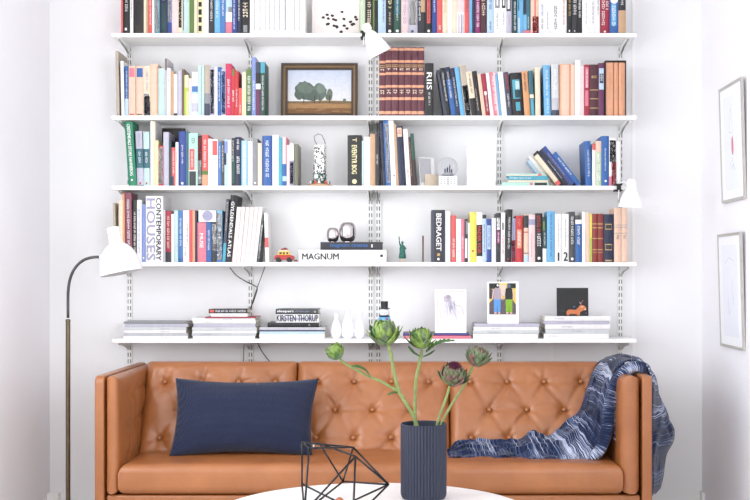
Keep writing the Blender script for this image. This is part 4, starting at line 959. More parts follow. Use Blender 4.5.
# ------------------------------------------------------------------ lamps
M_lampw=mat('white_enamel',(250,250,250),rough=.25,var=.0,coat=.2)
M_brz=mat('aged_bronze',(104,92,72),rough=.35,metal=.7,var=.15,nscale=25)
M_dkpipe=mat('dark_bronze_pipe',(74,72,74),rough=.3,metal=.7,var=.1)
M_blackp=mat('black_plastic',(16,16,18),rough=.5)
def shade_mesh(prof,M,th=.0018,n=40):
    q=MB(); inner=[(max(.0005,r-th),z) for r,z in reversed(prof)]
    q2=prof+inner; o=0
    q.lathe(prof+inner,n,M=M); q.f.pop(0) if False else None
    return q
def aim(dirv):  # matrix whose +z axis is dirv
    return Vector(dirv).normalized().to_track_quat('Z','Y').to_matrix().to_4x4()
# floor lamp
D=5.02; s=F/D; e=empty('floor_lamp',(P(68,0,D).x,CY+D,0),'tall floor lamp with curved bronze pole and white shade left of sofa','floor lamp')
ox=P(68,0,D).x; oy=CY+D
loc=lambda px,py,d=D:(P(px,py,d)-Vector((ox,oy,0)))
q=MB(); q.lathe([(.13,0),(.13,.016),(.12,.022),(.02,.024),(.016,.04)],40); q.build('base',M_brz,e,smooth='auto')
q=MB(); z1=loc(68,320).z; q.tube([(0,0,.0402),(0,0,z1)],.0098,16); q.lathe([(.0105,z1-.008),(.0105,z1),(.007,z1+.004)],16); q.build('pole',M_brz,e,smooth='auto')
pts=[(68,318),(68,300),(68.3,290),(69.8,280),(73.5,270.5),(79,263.5),(86,259),(94,257.2),(101,257)]
fine=[]
for i in range(len(pts)-1):
    for k in range(4):
        t=k/4; p0=pts[max(i-1,0)];p1=pts[i];p2=pts[i+1];p3=pts[min(i+2,len(pts)-1)]
        fine.append(tuple(.5*((2*p1[j])+(-p0[j]+p2[j])*t+(2*p0[j]-5*p1[j]+4*p2[j]-p3[j])*t*t+(-p0[j]+3*p1[j]-3*p2[j]+p3[j])*t**3) for j in (0,1)))
fine.append(pts[-1])
q=MB(); q.tube([loc(a,b,D-.0*i) for i,(a,b) in enumerate(fine)],.0062,14); q.build('curved_arm',M_dkpipe,e,smooth=True)
# shade: axis direction tilted (mouth points down-right slightly)
ax=Vector((-.20,.0,.98)).normalized()
c0=loc(121.8,273.0,D-.02)  # centre of mouth
Mx=Matrix.Translation(c0)@aim((-.20,.035,.97))
Rm=.0905
prof=[(Rm,0),(Rm*.985,.02),(Rm*.93,.05),(Rm*.83,.078),(Rm*.68,.102),(Rm*.50,.120),(Rm*.34,.129),(Rm*.27,.132)]
q=shade_mesh(prof,Mx); sh=q.build('lamp_shade',M_lampw,e,smooth='auto')
q=MB(); q.lathe([(.031,.1305),(.028,.142),(.0255,.158),(.026,.178),(.028,.194),(.026,.200),(.012,.202)],28,M=Mx); q.build('socket_cap',M_lampw,e,smooth='auto')
q=MB(); q.lathe([(.01,.10),(.012,.07),(.028,.04),(.03,.025),(.02,.008),(.002,.002)],24,M=Mx); q.build('light_bulb',M_porc,sh,smooth=True)
q=MB(); q.tube([loc(100.5,257),loc(108,256.5,D-.02)],.008,12); q.build('swivel_joint',M_lampw,e,smooth='auto')
# clamp lamps
def clamp_lamp(shelf_z,cx,label,mouth,top,R0,capdir,jaw_x):
    D=5.30; s=F/D
    o=P(cx,0,D); e=empty('clamp_lamp',(o.x,CY+D,shelf_z),label,'clamp lamp','white clamp lamps')
    O=Vector((o.x,CY+D,shelf_z))
    mc=P(*mouth)-O; tp=P(*top)-O; d=(tp-mc); L=d.length
    Mx=Matrix.Translation(mc)@aim(d)
    prof=[(R0,0),(R0*.93,L*.2),(R0*.80,L*.45),(R0*.62,L*.7),(R0*.45,L*.88),(R0*.30,L*.98),(R0*.2,L)]
    sh=shade_mesh(prof,Mx,n=36).build('lamp_shade',M_lampw,e,smooth='auto')
    q=MB(); q.lathe([(R0*.2,L*.8),(.02,L*.55),(.024,L*.3),(.012,L*.15),(.002,L*.1)],20,M=Mx); q.build('light_bulb',M_porc,sh,smooth=True)
    q=MB(); q.lathe([(.013,L-.002),(.020,L+.004),(.021,L+.024),(.016,L+.034),(.004,L+.036)],24,M=Mx); q.build('socket',M_lampw,e,smooth='auto')
    hub=tp+Vector((0,.005,.01))
    jx=jaw_x
    y0=SH_Y0-(CY+D)
    # clamp jaws above and under board
    for zz,(a,b) in ((.0006,(.0,.0)),(-.0195,(0,0))):
        q=MB()
        if zz>0: q.box((jx-.017,y0-.022,.0008),(jx+.017,y0+.034,.008))
        else: q.box((jx-.017,y0-.022,-.0265),(jx+.017,y0+.034,-.0192))
        q.build('clamp_jaw',M_blackp,e,bevel=.002)
    q=MB(); q.box((jx-.010,y0-.026,-.024),(jx+.010,y0-.0222,.006)); q.build('clamp_bridge',M_blackp,e,bevel=.0008)
    q=MB(); q.tube([(jx,y0-.02,.007),(jx+(hub.x-jx)*.5,y0-.03,max(.016,hub.z*.6)),hub],.0032,8); q.build('stem',M_steel,e,smooth=True)
    q=MB(); q.tube([(jx,y0-.024,-.022),(jx-.002,y0-.03,-.05),(jx-.004,y0-.022,-.066)],.003,8); q.build('spring_handle',M_steel,e,smooth=True)
    return e
clamp_lamp(ZS[0],366,'white clamp lamp on the top shelf edge above the burgundy volumes',(380.2,54.2,5.23),(368.5,31,5.215),.0555,0,(363.6-366)*5.3/F)
clamp_lamp(ZS[2],624,'white clamp lamp on the right end of the third shelf',(630.2,207.5,5.23),(631.2,187,5.225),.0545,0,(621-624)*5.3/F)

# ------------------------------------------------------------------ cables
M_cord=mat('black_cord',(30,28,30),rough=.5)
def cable(name,pts,r,label,m=M_cord):
    q=MB(); out=[]
    for i in range(len(pts)-1):
        p0=pts[max(i-1,0)];p1=pts[i];p2=pts[i+1];p3=pts[min(i+2,len(pts)-1)]
        for k in range(8):
            t=k/8; out.append(.5*((2*p1)+(p2-p0)*t+(2*p0-5*p1+4*p2-p3)*t*t+(-p0+3*p1-3*p2+p3)*t**3))
    out.append(pts[-1]); q.tube(out,r,8); o=q.build(name,m,smooth=True); tag(o,label,'cable'); return o
DW=5.573
cable('power_cord',[P(230,267.5,DW),P(236,275,DW),P(246,281.5,DW),P(256,286.5,DW),P(257,290,DW),P(254,300,DW),P(250,310,DW),P(249,320,DW),P(252,332,DW),P(258,344,DW),P(263,353,DW),P(271,363,DW),P(280,371,DW)],.0022,'black cord hanging on the wall between fourth and bottom shelves')
cable('power_cord',[P(265,266.5,DW),P(260.5,279,DW-.005),P(256,291,DW-.007),P(251.5,305,DW-.006),P(247.5,316,DW-.007),P(245,330,DW-.007),P(244,345,DW-.004),P(243.5,366,DW)],.0018,'thin dark cord slanting down behind the magazines to below bottom shelf')
cable('wall_cable',[Vector((1.06,-.30,.16)),Vector((1.10,-.15,.13)),Vector((1.18,-.05,.09)),Vector((1.25,-.02,.03)),Vector((1.27,-.02,.004))],.002,'thin dark cable running down the wall right of the sofa')

# ------------------------------------------------------------------ sofa
def leather():
    m=bpy.data.materials.new('cognac_leather'); n,l,p=nodes_of(m)
    tc=n.new('ShaderNodeTexCoord')
    nz=n.new('ShaderNodeTexNoise'); nz.inputs['Scale'].default_value=5; nz.inputs['Detail'].default_value=5; nz.inputs['Roughness'].default_value=.6
    l.new(tc.outputs['Object'],nz.inputs['Vector'])
    cr=n.new('ShaderNodeValToRGB'); cr.color_ramp.elements[0].position=.25; cr.color_ramp.elements[1].position=.75
    cr.color_ramp.elements[0].color=(lin(144),lin(86),lin(46),1); cr.color_ramp.elements[1].color=(lin(168),lin(106),lin(61),1)
    l.new(nz.outputs['Fac'],cr.inputs['Fac']); l.new(cr.outputs['Color'],p.inputs['Base Color'])
    p.inputs['Roughness'].default_value=.36; p.inputs['Specular IOR Level'].default_value=.5
    vo=n.new('ShaderNodeTexVoronoi'); vo.inputs['Scale'].default_value=420; l.new(tc.outputs['Object'],vo.inputs['Vector'])
    n2=n.new('ShaderNodeTexNoise'); n2.inputs['Scale'].default_value=38; n2.inputs['Detail'].default_value=5; l.new(tc.outputs['Object'],n2.inputs['Vector'])
    b1=n.new('ShaderNodeBump'); b1.inputs['Strength'].default_value=.12; b1.inputs['Distance'].default_value=.0006; l.new(vo.outputs['Distance'],b1.inputs['Height'])
    p.inputs['Coat Weight'].default_value=.22; p.inputs['Coat Roughness'].default_value=.25
    b2=n.new('ShaderNodeBump'); b2.inputs['Strength'].default_value=.35; b2.inputs['Distance'].default_value=.002; l.new(n2.outputs['Fac'],b2.inputs['Height']); l.new(b1.outputs['Normal'],b2.inputs['Normal'])
    l.new(b2.outputs['Normal'],p.inputs['Normal'])
    return m
M_lea=leather()
def pad(w,h,t,res,hf,er=.03,bulge=0):
    """cushion: x 0..w, z 0..h, front toward -y at y=-t, back y=0"""
    q=MB(); nu=max(8,int(w/res)); nv=max(6,int(h/res))
    def co(n,L):
        out=[]
        for i in range(n+1):
            u=i/n; out.append(L*(u-.035*math.sin(4*PI*u)*.0))
        # extra samples near edges
        ex=[er*f for f in (.04,.12,.25,.45,.7)]
        s_=set([0,L]+ex+[L-e_ for e_ in ex]+[v for v in out if er*.85<v<L-er*.85])
        return sorted(s_)
    us,vs=co(nu,w),co(nv,h)
    def off(d): return 0 if d>=er else er-math.sqrt(max(0,er*er-(er-d)**2))
    G=[]
    for u in us:
        row=[]
        for v in vs:
            du,dv=min(u,w-u),min(v,h-v)
            o=min(er,math.hypot(off(du),off(dv)))
            y=-(t-o)-hf(u,v)*min(1,du/er)*min(1,dv/er)
            row.append((u,y,v))
        G.append(row)
    q.grid(G)
    # rim back to y=0 (mirrored rounding)
    loop=[(i,0) for i in range(len(us))]+[(len(us)-1,j) for j in range(1,len(vs))]+[(i,len(vs)-1) for i in range(len(us)-2,-1,-1)]+[(0,j) for j in range(len(vs)-2,0,-1)]
    base=len(q.v); cx,cz=w/2,h/2
    idx=[i*len(vs)+j for i,j in loop]
    n=len(idx); prev=idx
    rb=min(er,t-er-.001) if t-er>.004 else .003
    for k5 in range(6):
        an=PI/2*k5/5; yy=-rb*(1-math.sin(an)); ins=rb*(1-math.cos(an))
        st=len(q.v)
        for i,j in loop:
            q.v.append(Vector((min(max(us[i],ins),w-ins),yy,min(max(vs[j],ins),h-ins))))
        cur=list(range(st,st+n))
        for k in range(n): q.f.append((prev[k],prev[(k+1)%n],cur[(k+1)%n],cur[k])); q.m.append(0)
        prev=cur
    q.f.append(tuple(prev)); q.m.append(0)
    return q
SO=Vector((-.148,-.5,0))
sofa=empty('sofa',SO,'cognac brown leather three seat sofa with button tufted back under the shelves','sofa')
def lc(x,y,z): return Vector((x,y,z))-SO
def seg_d(px,pz,a,b):
    ax,az=a;bx,bz=b; dx,dz=bx-ax,bz-az; L=dx*dx+dz*dz
    t=max(0,min(1,((px-ax)*dx+(pz-az)*dz)/L)); return math.hypot(px-ax-t*dx,pz-az-t*dz),t
def tuft_fn(btns,segs,pit=.030,sig=.026,cre=.0125,cw=.0105,crown=0,W=1,H=1,seed=0):
    def hf(u,v):
        u0_,v0_=u,v
        du_=.012*noise.noise(Vector((u*9,v*9,seed+21))); dv_=.012*noise.noise(Vector((u*9,v*9,seed+31)))
        h=0
        h+=crown*(1-((2*u/W-1)**4))*(1-((2*v/H-1)**4))
        dmin=9
        for bx,bz in btns:
            r2=(u-bx)**2+(v-bz)**2
            if r2<.02:
                r=math.sqrt(r2); h-=pit*math.exp(-r/sig)
        c=0
        for a,b,st in segs:
            if min(a[0],b[0])-.05<u<max(a[0],b[0])+.05 and min(a[1],b[1])-.05<v<max(a[1],b[1])+.05:
                d,t=seg_d(u+du_,v+dv_,a,b); wob=.55+.75*noise.noise(Vector((a[0]*7+b[1]*5,a[1]*9+b[0]*4,seed+u*6)))
                e_=st*math.exp(-(d/cw)**2)*wob*(1-.35*math.sin(PI*t))
                c=max(c,e_)
        h-=cre*c
        for bi,(bx,bz) in enumerate(btns):
            dx,dz=u-bx,v-bz; r=math.hypot(dx,dz)
            if .004<r<.10:
                th=math.atan2(dz,dx); n_=5+bi%3
                h+=.0105*math.sin(n_*th+bi*2.3+seed)*(r/.025)*math.exp(-r/.024)*(.6+.6*noise.noise(Vector((math.cos(th)*2+bi,math.sin(th)*2,seed))))
        h+=.0026*noise.noise(Vector((u*16,v*16,seed+3)))+.0012*noise.noise(Vector((u*45,v*45,seed+9)))
        return h
    return hf
# back cushions
zB=.405; topz=.812; yb_front=-.605; slope=math.atan2(.185,.385); Lf=(topz-zB)/math.cos(slope)
edges=[-1.180,-.5035,.1745,.850]
M_btn=M_lea
for ci in range(3):
    xa,xb=edges[ci]+.0015,edges[ci+1]-.0015; w_=xb-xa; cx=w_/2
    rows=[(1,[-.246,-.082,.082,.246],.719),(2,[-.164,0,.164],.601),(3,[-.246,-.082,.082,.246],.486)]
    btn=[];
    zz={}
    for r,offs,z in rows:
        v=(z-zB)/math.cos(slope)-.006
        zz[r]=v
        for o_ in offs: btn.append((cx+o_,v))
    row4=[(cx+o_,zz[3]-.13) for o_ in (-.164,0,.164)]
    segs=[]
    al=btn+row4
    for i,a in enumerate(al):
        for b in al[i+1:]:
            if abs(abs(a[0]-b[0])-.082)<.01 and abs(abs(a[1]-b[1])-.13)<.03: segs.append((a,b,1.0))
    for r in (1,2,3):
        R1=[b for b in btn if abs(b[1]-zz[r])<.001]
        for a,b in zip(R1,R1[1:]): segs.append((a,b,.55))
    for b in [b for b in btn if abs(b[1]-zz[1])<.001]:
        segs.append((b,(b[0]+.012,b[1]+.055),.75)); segs.append((b,(b[0]-.03,b[1]+.04),.4))
    for sx in (0,2):
        e_=btn[0] if sx==0 else btn[3]; segs.append((e_,((0.02 if sx==0 else w_-.02),e_[1]+.03),.5))
    q=pad(w_,Lf,.13,.0072,tuft_fn(btn,segs,crown=.016,W=w_,H=Lf,seed=ci*7.3),er=.042)
    o=q.build('back_cushion',M_lea,sofa,smooth=True)
    o.rotation_euler=(-slope,0,0)
    o.location=lc(xa,yb_front+.13*math.cos(slope),zB-.052)
    for (bx,bz) in btn:
        y=-(.13)-.016+.019; bq=MB()
        bq.lathe([(.0095,.0),(.0098,.003),(.0085,.006),(.005,.0082),(.0008,.009)],16,M=Matrix.Translation((bx,y,bz))@Matrix.Rotation(PI/2,4,'X'))
        bq.build('button',M_btn,o,smooth=True)
# seat cushion
def seat_h(u,v):
    W=2.03; D_=.62
    h=.014*(1-(2*u/W-1)**6)*(1-(2*v/D_-1)**2)
    h+=.004*noise.noise(Vector((u*3,v*5,1)))+.0015*noise.noise(Vector((u*14,v*14,4)))
    for x in (.45,.75,1.1,1.5,1.8):
        h-=.004*math.exp(-((u-x)/.05)**2)*max(0,1-abs(v-.42)/.22)
    return h
q=pad(2.042,.66,.122,.022,seat_h,er=.034)
# map pad (x, -y thickness, z) -> seat: x, depth, up
for v in q.v: v.x,v.y,v.z = v.x, v.z, -v.y
o=q.build('seat_cushion',M_lea,sofa,smooth=True); o.location=lc(-1.181,-.912,.300)
# piping on seat front
# arm cushions
def arm_h(u,v):
    h=.010*(1-(2*u/.70-1)**4)*(1-(2*v/.48-1)**4)
    if u>.12 and v<.42:
        for x0 in (.18,.30,.42,.54):
            xx=x0+.02*math.sin(v*22+x0*9); h-=.010*math.exp(-((u-xx)/.014)**2)*(.6+.4*noise.noise(Vector((u*9,v*14,x0))))
        for z0 in (.13,.27,.39): h-=.006*math.exp(-((v-z0-.012*math.sin(u*19))/.013)**2)
    return h+.0016*noise.noise(Vector((u*20,v*20,2)))
for side in (-1,1):
    th=.050 if side<0 else .081
    q=pad(.70,.478,th,.011,arm_h if side<0 else (lambda u,v:.006*math.sin(PI*u/.7)*math.sin(PI*v/.478)+.002*noise.noise(Vector((u*12,v*12,8)))),er=.022 if side<0 else .034)
    for v in q.v:
        a,b,c=v.x,v.y,v.z   # a depth, -b thickness, c height
        if side<0: v.x,v.y,v.z=-b,a,c
        else: v.x,v.y,v.z=b,a,c
    o=q.build('arm_cushion',M_lea,sofa,smooth=True)
    o.location=lc(-1.2325 if side<0 else .9335,-.904,.302)
# side panels
for side,(xa,xb) in ((-1,(-1.277,-1.239)),(1,(.9405,.981))):
    q=MB(); pts=[]
    y0,y1,z0,z1=-.905,-.14,.14,.781; r=.03
    for cx_,cz_,a0 in ((y0+r,z0+r,PI),(y1-r,z0+r,1.5*PI),(y1-r,z1-r,0),(y0+r,z1-r,.5*PI)):
        for k in range(7):
            a_=a0+PI/2*k/6; pts.append((cx_+r*math.cos(a_),cz_+r*math.sin(a_)))
    q.prism(pts,lambda a,b,c:(c,a,b),xa,xb)
    for v in q.v: v-=SO
    q.build('side_panel',M_lea,sofa,bevel=.006)
q=MB(); q.box((-1.234,-.2,.2),(.937,-.15,.775)); [v.__isub__(SO) for v in q.v]; q.build('back_panel',M_lea,sofa,bevel=.008)
q=MB(); q.box((-1.2335,-.893,.185),(.9365,-.2005,.2965)); [v.__isub__(SO) for v in q.v]; q.build('seat_rail',M_lea,sofa,bevel=.010)
M_oak=mat('oiled_oak',(176,124,78),rough=.4,var=.15,nscale=20)
for x in (-1.19,-.148,.894):
    for y in (-.84,-.24):
        q=MB(); q.tube([(x,y,.1845),(x,y,0)],[.022,.014],16); [v.__isub__(SO) for v in q.v]; q.build('leg',M_oak,sofa,smooth='auto')

# ------------------------------------------------------------------ navy lumbar cushion
def knit(name,c1,c2,c3,sc=170,bs=.7):
    m=bpy.data.materials.new(name); n,l,p=nodes_of(m); tc=n.new('ShaderNodeTexCoord')
    wv=n.new('ShaderNodeTexWave'); wv.wave_type='BANDS'; wv.bands_direction='DIAGONAL'; wv.inputs['Scale'].default_value=sc*.35; wv.inputs['Distortion'].default_value=1.2; wv.inputs['Detail Scale'].default_value=6
    w2=n.new('ShaderNodeTexWave'); w2.wave_type='BANDS'; w2.bands_direction='Z'; w2.inputs['Scale'].default_value=sc*.30; w2.inputs['Distortion'].default_value=1.0
    nz=n.new('ShaderNodeTexNoise'); nz.inputs['Scale'].default_value=sc*1.2
    for t_ in (wv,w2,nz): l.new(tc.outputs['Object'],t_.inputs['Vector'])
    mu=n.new('ShaderNodeMath'); mu.operation='MULTIPLY'; l.new(wv.outputs['Fac'],mu.inputs[0]); l.new(w2.outputs['Fac'],mu.inputs[1])
    ad=n.new('ShaderNodeMath'); ad.operation='MULTIPLY_ADD'; l.new(nz.outputs['Fac'],ad.inputs[0]); ad.inputs[1].default_value=.5; l.new(mu.outputs[0],ad.inputs[2])
    cr=n.new('ShaderNodeValToRGB'); cr.color_ramp.elements[0].position=.2; cr.color_ramp.elements[0].color=[lin(v) for v in c1]+[1]; cr.color_ramp.elements[1].position=.95; cr.color_ramp.elements[1].color=[lin(v) for v in c3]+[1]
    e_=cr.color_ramp.elements.new(.5); e_.color=[lin(v) for v in c2]+[1]
    l.new(ad.outputs[0],cr.inputs['Fac']); l.new(cr.outputs['Color'],p.inputs['Base Color'])
    bp=n.new('ShaderNodeBump'); bp.inputs['Strength'].default_value=bs; bp.inputs['Distance'].default_value=.002; l.new(ad.outputs[0],bp.inputs['Height']); l.new(bp.outputs['Normal'],p.inputs['Normal'])
    p.inputs['Roughness'].default_value=.9; p.inputs['Sheen Weight'].default_value=.15; p.inputs['Specular IOR Level'].default_value=.2
    return m
M_navyk=knit('navy_knit',(18,22,38),(31,38,64),(54,64,96),230)
q=MB()
TL,TR,BL,BR=P(175.5,378,5.02),P(319,378.5,5.02),P(169.0,457.2,4.87),P(312.5,456.5,4.87)
nrm=((TR-TL).cross(BL-TL)).normalized()
if nrm.y>0: nrm=-nrm
nU,nV=60,34
for sgn in (1,-1):
    G=[]
    for i in range(nU+1):
        row=[]
        for j in range(nV+1):
            u=i/nU;v=j/nV
            # edges bow inward between corners
            uu=u+ (.5-u)*.06*math.sin(PI*v)*1.0*abs(2*u-1)**2; vv=v+(.5-v)*.13*math.sin(PI*u)*abs(2*v-1)**2
            p_=(TL*(1-uu)+TR*uu)*(1-vv)+(BL*(1-uu)+BR*uu)*vv
            th=.078*((1-abs(2*u-1)**2.6)*(1-abs(2*v-1)**2.2))**.55
            wr=.004*noise.noise(Vector((u*7,v*5,sgn)))*min(1,th/.03)
            row.append(p_+nrm*(sgn*(th+wr)*(1 if sgn>0 else .7)))
        G.append(row)
    q.grid(G)
o=q.build('throw_pillow',M_navyk,smooth=True)
bm=bmesh.new(); bm.from_mesh(o.data); bmesh.ops.remove_doubles(bm,verts=bm.verts,dist=.0004); bmesh.ops.recalc_face_normals(bm,faces=bm.faces); bm.to_mesh(o.data); bm.free()
tag(o,'dark navy blue woven lumbar cushion resting on the left of the sofa','cushion')
q=MB(); pw=P(313.5,446,4.90); q.box(pw-Vector((.002,.01,.012)),pw+Vector((.004,.004,.006))); lt=q.build('care_tag',pal('white'),o); 

# ------------------------------------------------------------------ blanket
def blanket_mat():
    m=bpy.data.materials.new('striped_indigo_weave'); n,l,p=nodes_of(m)
    uv=n.new('ShaderNodeUVMap'); uv.uv_map='UVMap'
    mp=n.new('ShaderNodeMapping'); mp.inputs['Scale'].default_value=(300,1.1,1); l.new(uv.outputs['UV'],mp.inputs['Vector'])
    nz=n.new('ShaderNodeTexNoise'); nz.inputs['Scale'].default_value=1; nz.inputs['Detail'].default_value=2; l.new(mp.outputs['Vector'],nz.inputs['Vector'])
    mp2=n.new('ShaderNodeMapping'); mp2.inputs['Scale'].default_value=(9,.6,1); l.new(uv.outputs['UV'],mp2.inputs['Vector'])
    n2=n.new('ShaderNodeTexNoise'); n2.inputs['Scale'].default_value=1; n2.inputs['Detail'].default_value=1; l.new(mp2.outputs['Vector'],n2.inputs['Vector'])
    mp3=n.new('ShaderNodeMapping'); mp3.inputs['Scale'].default_value=(700,90,1); l.new(uv.outputs['UV'],mp3.inputs['Vector'])
    n3=n.new('ShaderNodeTexNoise'); n3.inputs['Scale'].default_value=1; l.new(mp3.outputs['Vector'],n3.inputs['Vector'])
    a1=n.new('ShaderNodeMath'); a1.operation='MULTIPLY_ADD'; l.new(n2.outputs['Fac'],a1.inputs[0]); a1.inputs[1].default_value=.7; l.new(nz.outputs['Fac'],a1.inputs[2])
    a2=n.new('ShaderNodeMath'); a2.operation='MULTIPLY_ADD'; l.new(n3.outputs['Fac'],a2.inputs[0]); a2.inputs[1].default_value=.22; l.new(a1.outputs[0],a2.inputs[2])
    cr=n.new('ShaderNodeValToRGB'); E=cr.color_ramp.elements
    E[0].position=.50; E[0].color=(lin(18),lin(24),lin(44),1); E[1].position=.95; E[1].color=(lin(190),lin(198),lin(218),1)
    for ps,c in ((.76,(32,43,74)),(.85,(66,80,116))):
        x=E.new(ps); x.color=[lin(v) for v in c]+[1]
    sx=n.new('ShaderNodeSeparateXYZ'); l.new(uv.outputs['UV'],sx.inputs['Vector'])
    bd=n.new('ShaderNodeValToRGB'); be=bd.color_ramp.elements; be[0].position=.455; be[0].color=(0,0,0,1); be[1].position=.60; be[1].color=(0,0,0,1)
    for ps,vv in ((.475,.13),(.53,.15),(.555,.02)):
        x=be.new(ps); x.color=(vv,vv,vv,1)
    l.new(sx.outputs['X'],bd.inputs['Fac'])
    a3=n.new('ShaderNodeMath'); a3.operation='ADD'; l.new(a2.outputs[0],a3.inputs[0]); l.new(bd.outputs['Color'],a3.inputs[1])
    sb=n.new('ShaderNodeMath'); sb.operation='SUBTRACT'; l.new(a3.outputs[0],sb.inputs[0]); sb.inputs[1].default_value=.20
    l.new(sb.outputs[0],cr.inputs['Fac']); l.new(cr.outputs['Color'],p.inputs['Base Color'])
    bp=n.new('ShaderNodeBump'); bp.inputs['Strength'].default_value=.6; bp.inputs['Distance'].default_value=.003; l.new(a2.outputs[0],bp.inputs['Height']); l.new(bp.outputs['Normal'],p.inputs['Normal'])
    p.inputs['Roughness'].default_value=.92; p.inputs['Specular IOR Level'].default_value=.15; p.inputs['Sheen Weight'].default_value=.2
    return m
M_blk=blanket_mat()
def spline(pts,n):
    L=[0]
    for a,b in zip(pts,pts[1:]): L.append(L[-1]+(b-a).length)
    out=[]
    for k in range(n+1):
        s_=L[-1]*k/n; i=0
        while i<len(L)-2 and L[i+1]<s_: i+=1
        t=(s_-L[i])/max(1e-6,L[i+1]-L[i])
        p0=pts[max(i-1,0)];p1=pts[i];p2=pts[i+1];p3=pts[min(i+2,len(pts)-1)]
        out.append(.5*((2*p1)+(p2-p0)*t+(2*p0-5*p1+4*p2-p3)*t*t+(-p0+3*p1-3*p2+p3)*t**3))
    return out
blank=empty('throw_blanket',P(600,450,4.95),'blue and white striped woven blanket draped over the right arm of sofa','blanket')
BO=Vector(blank.location)
def sheet(name,rails,nu,nv,amp,freq,uv0,uvL,th=.007,seed=0,floor=None,vL=1.0,parent=blank):
    R=[spline([P(*p) for p in r],nu) for r in rails]
    G=[];UV=[]
    for i in range(nu+1):
        cols=spline([r[i] for r in R],nv)
        row=[];ur=[]
        for j in range(nv+1):
            u=i/nu;v=j/nv; p_=cols[j].copy()
            w1=noise.noise(Vector((u*freq[0]+seed,v*freq[1],seed))); w2=noise.noise(Vector((u*freq[0]*2.7,v*freq[1]*2.1+5,seed+4)))
            fold_=abs(noise.noise(Vector((u*freq[0]*.9+9,v*freq[1]*1.3,seed+8))))
            d=amp*(w1*.8+w2*.45+fold_*1.0)+.55*amp*(1-abs(math.sin(PI*(v*2.6+.5*math.sin(u*7+seed)))))**2
            nn=Vector((0,-.75,.65)) if amp>0 else Vector((0,-1,0))
            p_+=nn*abs(d)
            if floor is not None: p_.z=max(p_.z,floor)
            row.append(p_-BO); ur.append((uv0+uvL*u,v*vL))
        G.append(row);UV.append(ur)
    q=MB(); q.grid(G,uvs=UV)
    o=q.build(name,M_blk,parent,smooth=True)
    sm=o.modifiers.new('Solidify','SOLIDIFY'); sm.thickness=th; sm.offset=1
    return o,G
# rails: back edge -> middle -> front edge; points run from seat left tip to the outside hem
back=[(447,452,4.97),(462,441.5,4.98),(492,441,4.99),(520,439,4.99),(530,432.5,4.97),(547,436,5.0),(557,431,5.0),(578,412,5.05),(585,394,5.09),(592,373,5.14),(603,361.5,5.20)]
mid=[(448,455,4.90),(465,450,4.90),(492,452,4.89),(515,450,4.90),(530,443,4.88),(552,446,4.88),(575,440,4.90),(592,418,4.93),(599,395,4.95),(605,375,5.0),(618,362,5.03)]
front=[(449,458.3,4.83),(468,459,4.83),(507,459.5,4.82),(530,461.5,4.81),(552,461,4.81),(575,461.5,4.81),(598,458,4.82),(608,432,4.82),(612,405,4.82),(618,385,4.83),(626,372,4.85)]
sheet('inner_drape',[back,mid,front],180,60,.026,(15,3.2),0,1.0,seed=2.2,floor=.428)
# rolled fold along front edge of the drape
roll=[(589,460,4.80),(601,450,4.80),(607,430,4.80),(609,408,4.80),(612,390,4.80),(620,376,4.81),(632,368.5,4.83),(643,369,4.85),(650,376,4.87)]
pts=spline([P(*p) for p in roll],70); q=MB(); G=[];UV=[]
for i,p_ in enumerate(pts):
    row=[];ur=[]; d=(pts[min(i+1,len(pts)-1)]-pts[max(i-1,0)]).normalized(); a_=d.cross(Vector((0,1,0))).normalized(); b_=a_.cross(d)
    e_=min(1,min(i,len(pts)-1-i)/6+.25)
    for k in range(19):
        t=2*PI*k/18; r=(.023+.005*math.sin(3*t+i*.12)+.003*noise.noise(Vector((i*.2,k*.5,3))))*e_
        if k==18: row.append(row[0]); ur.append((.55+i/150,1.0)); continue
        row.append(p_+a_*math.cos(t)*r+b_*math.sin(t)*r*.8-BO); ur.append((.55+i/150,k/18))
    G.append(row);UV.append(ur)
q.grid(G,uvs=UV); q.build('rolled_fold',M_blk,blank,smooth=True)
# over the arm and down outside
tb=[(598,364,5.20),(610,359,5.24),(627,358,5.26),(640,363,5.27),(652,377,5.27),(657,396,5.2),(666,418,5.12),(673,437,5.08),(665,455,5.06),(662,476,5.06),(659,488,5.06)]
tm=[(606,364,5.05),(618,360,5.06),(630,360,5.06),(642,366,5.06),(654,380,5.06),(658,400,5.0),(666,422,4.96),(671,438,4.94),(662,456,4.94),(660,478,4.94),(656,492,4.94)]
tf=[(614,378,4.90),(622,366,4.88),(633,362.5,4.87),(645,368,4.86),(650.6,381,4.80),(650.8,402,4.76),(650.8,428,4.76),(650.8,448,4.76),(650.8,470,4.76),(650.6,496,4.76)]
sheet('outer_drape',[tb,tm,tf],90,30,.022,(7,4),1.1,.75,seed=5.1,vL=.7)
# fringe
q=MB(); fr=random.Random(11)
FR=spline([P(*p) for p in [(497,461,4.805),(530,463,4.80),(560,463,4.795),(588,463,4.795)]],60)
for p_ in FR:
    for _ in range(2):
        a_=p_+Vector((fr.uniform(-.006,.006),fr.uniform(-.002,.004),.004)); b_=a_+Vector((fr.uniform(-.010,.010),fr.uniform(-.014,-.004),-fr.uniform(.0,.004))); q.tube([a_-BO,(a_+b_)/2+Vector((0,0,.002))-BO,b_-BO],.0011,5,mi=fr.randint(0,1))
FR2=spline([P(*p) for p in [(614,440,4.79),(613,415,4.79),(615,395,4.79),(622,380,4.80)]],40)
for p_ in FR2:
    a_=p_+Vector((fr.uniform(-.003,.003),0,fr.uniform(-.004,.004))); b_=a_+Vector((fr.uniform(.004,.012),fr.uniform(-.008,0),-fr.uniform(.001,.008))); q.tube([a_-BO,b_-BO],.0011,5,mi=fr.randint(0,1))
q.build('fringe',[pal('lavender'),mat('indigo_yarn',(52,70,116),rough=.9)],blank)

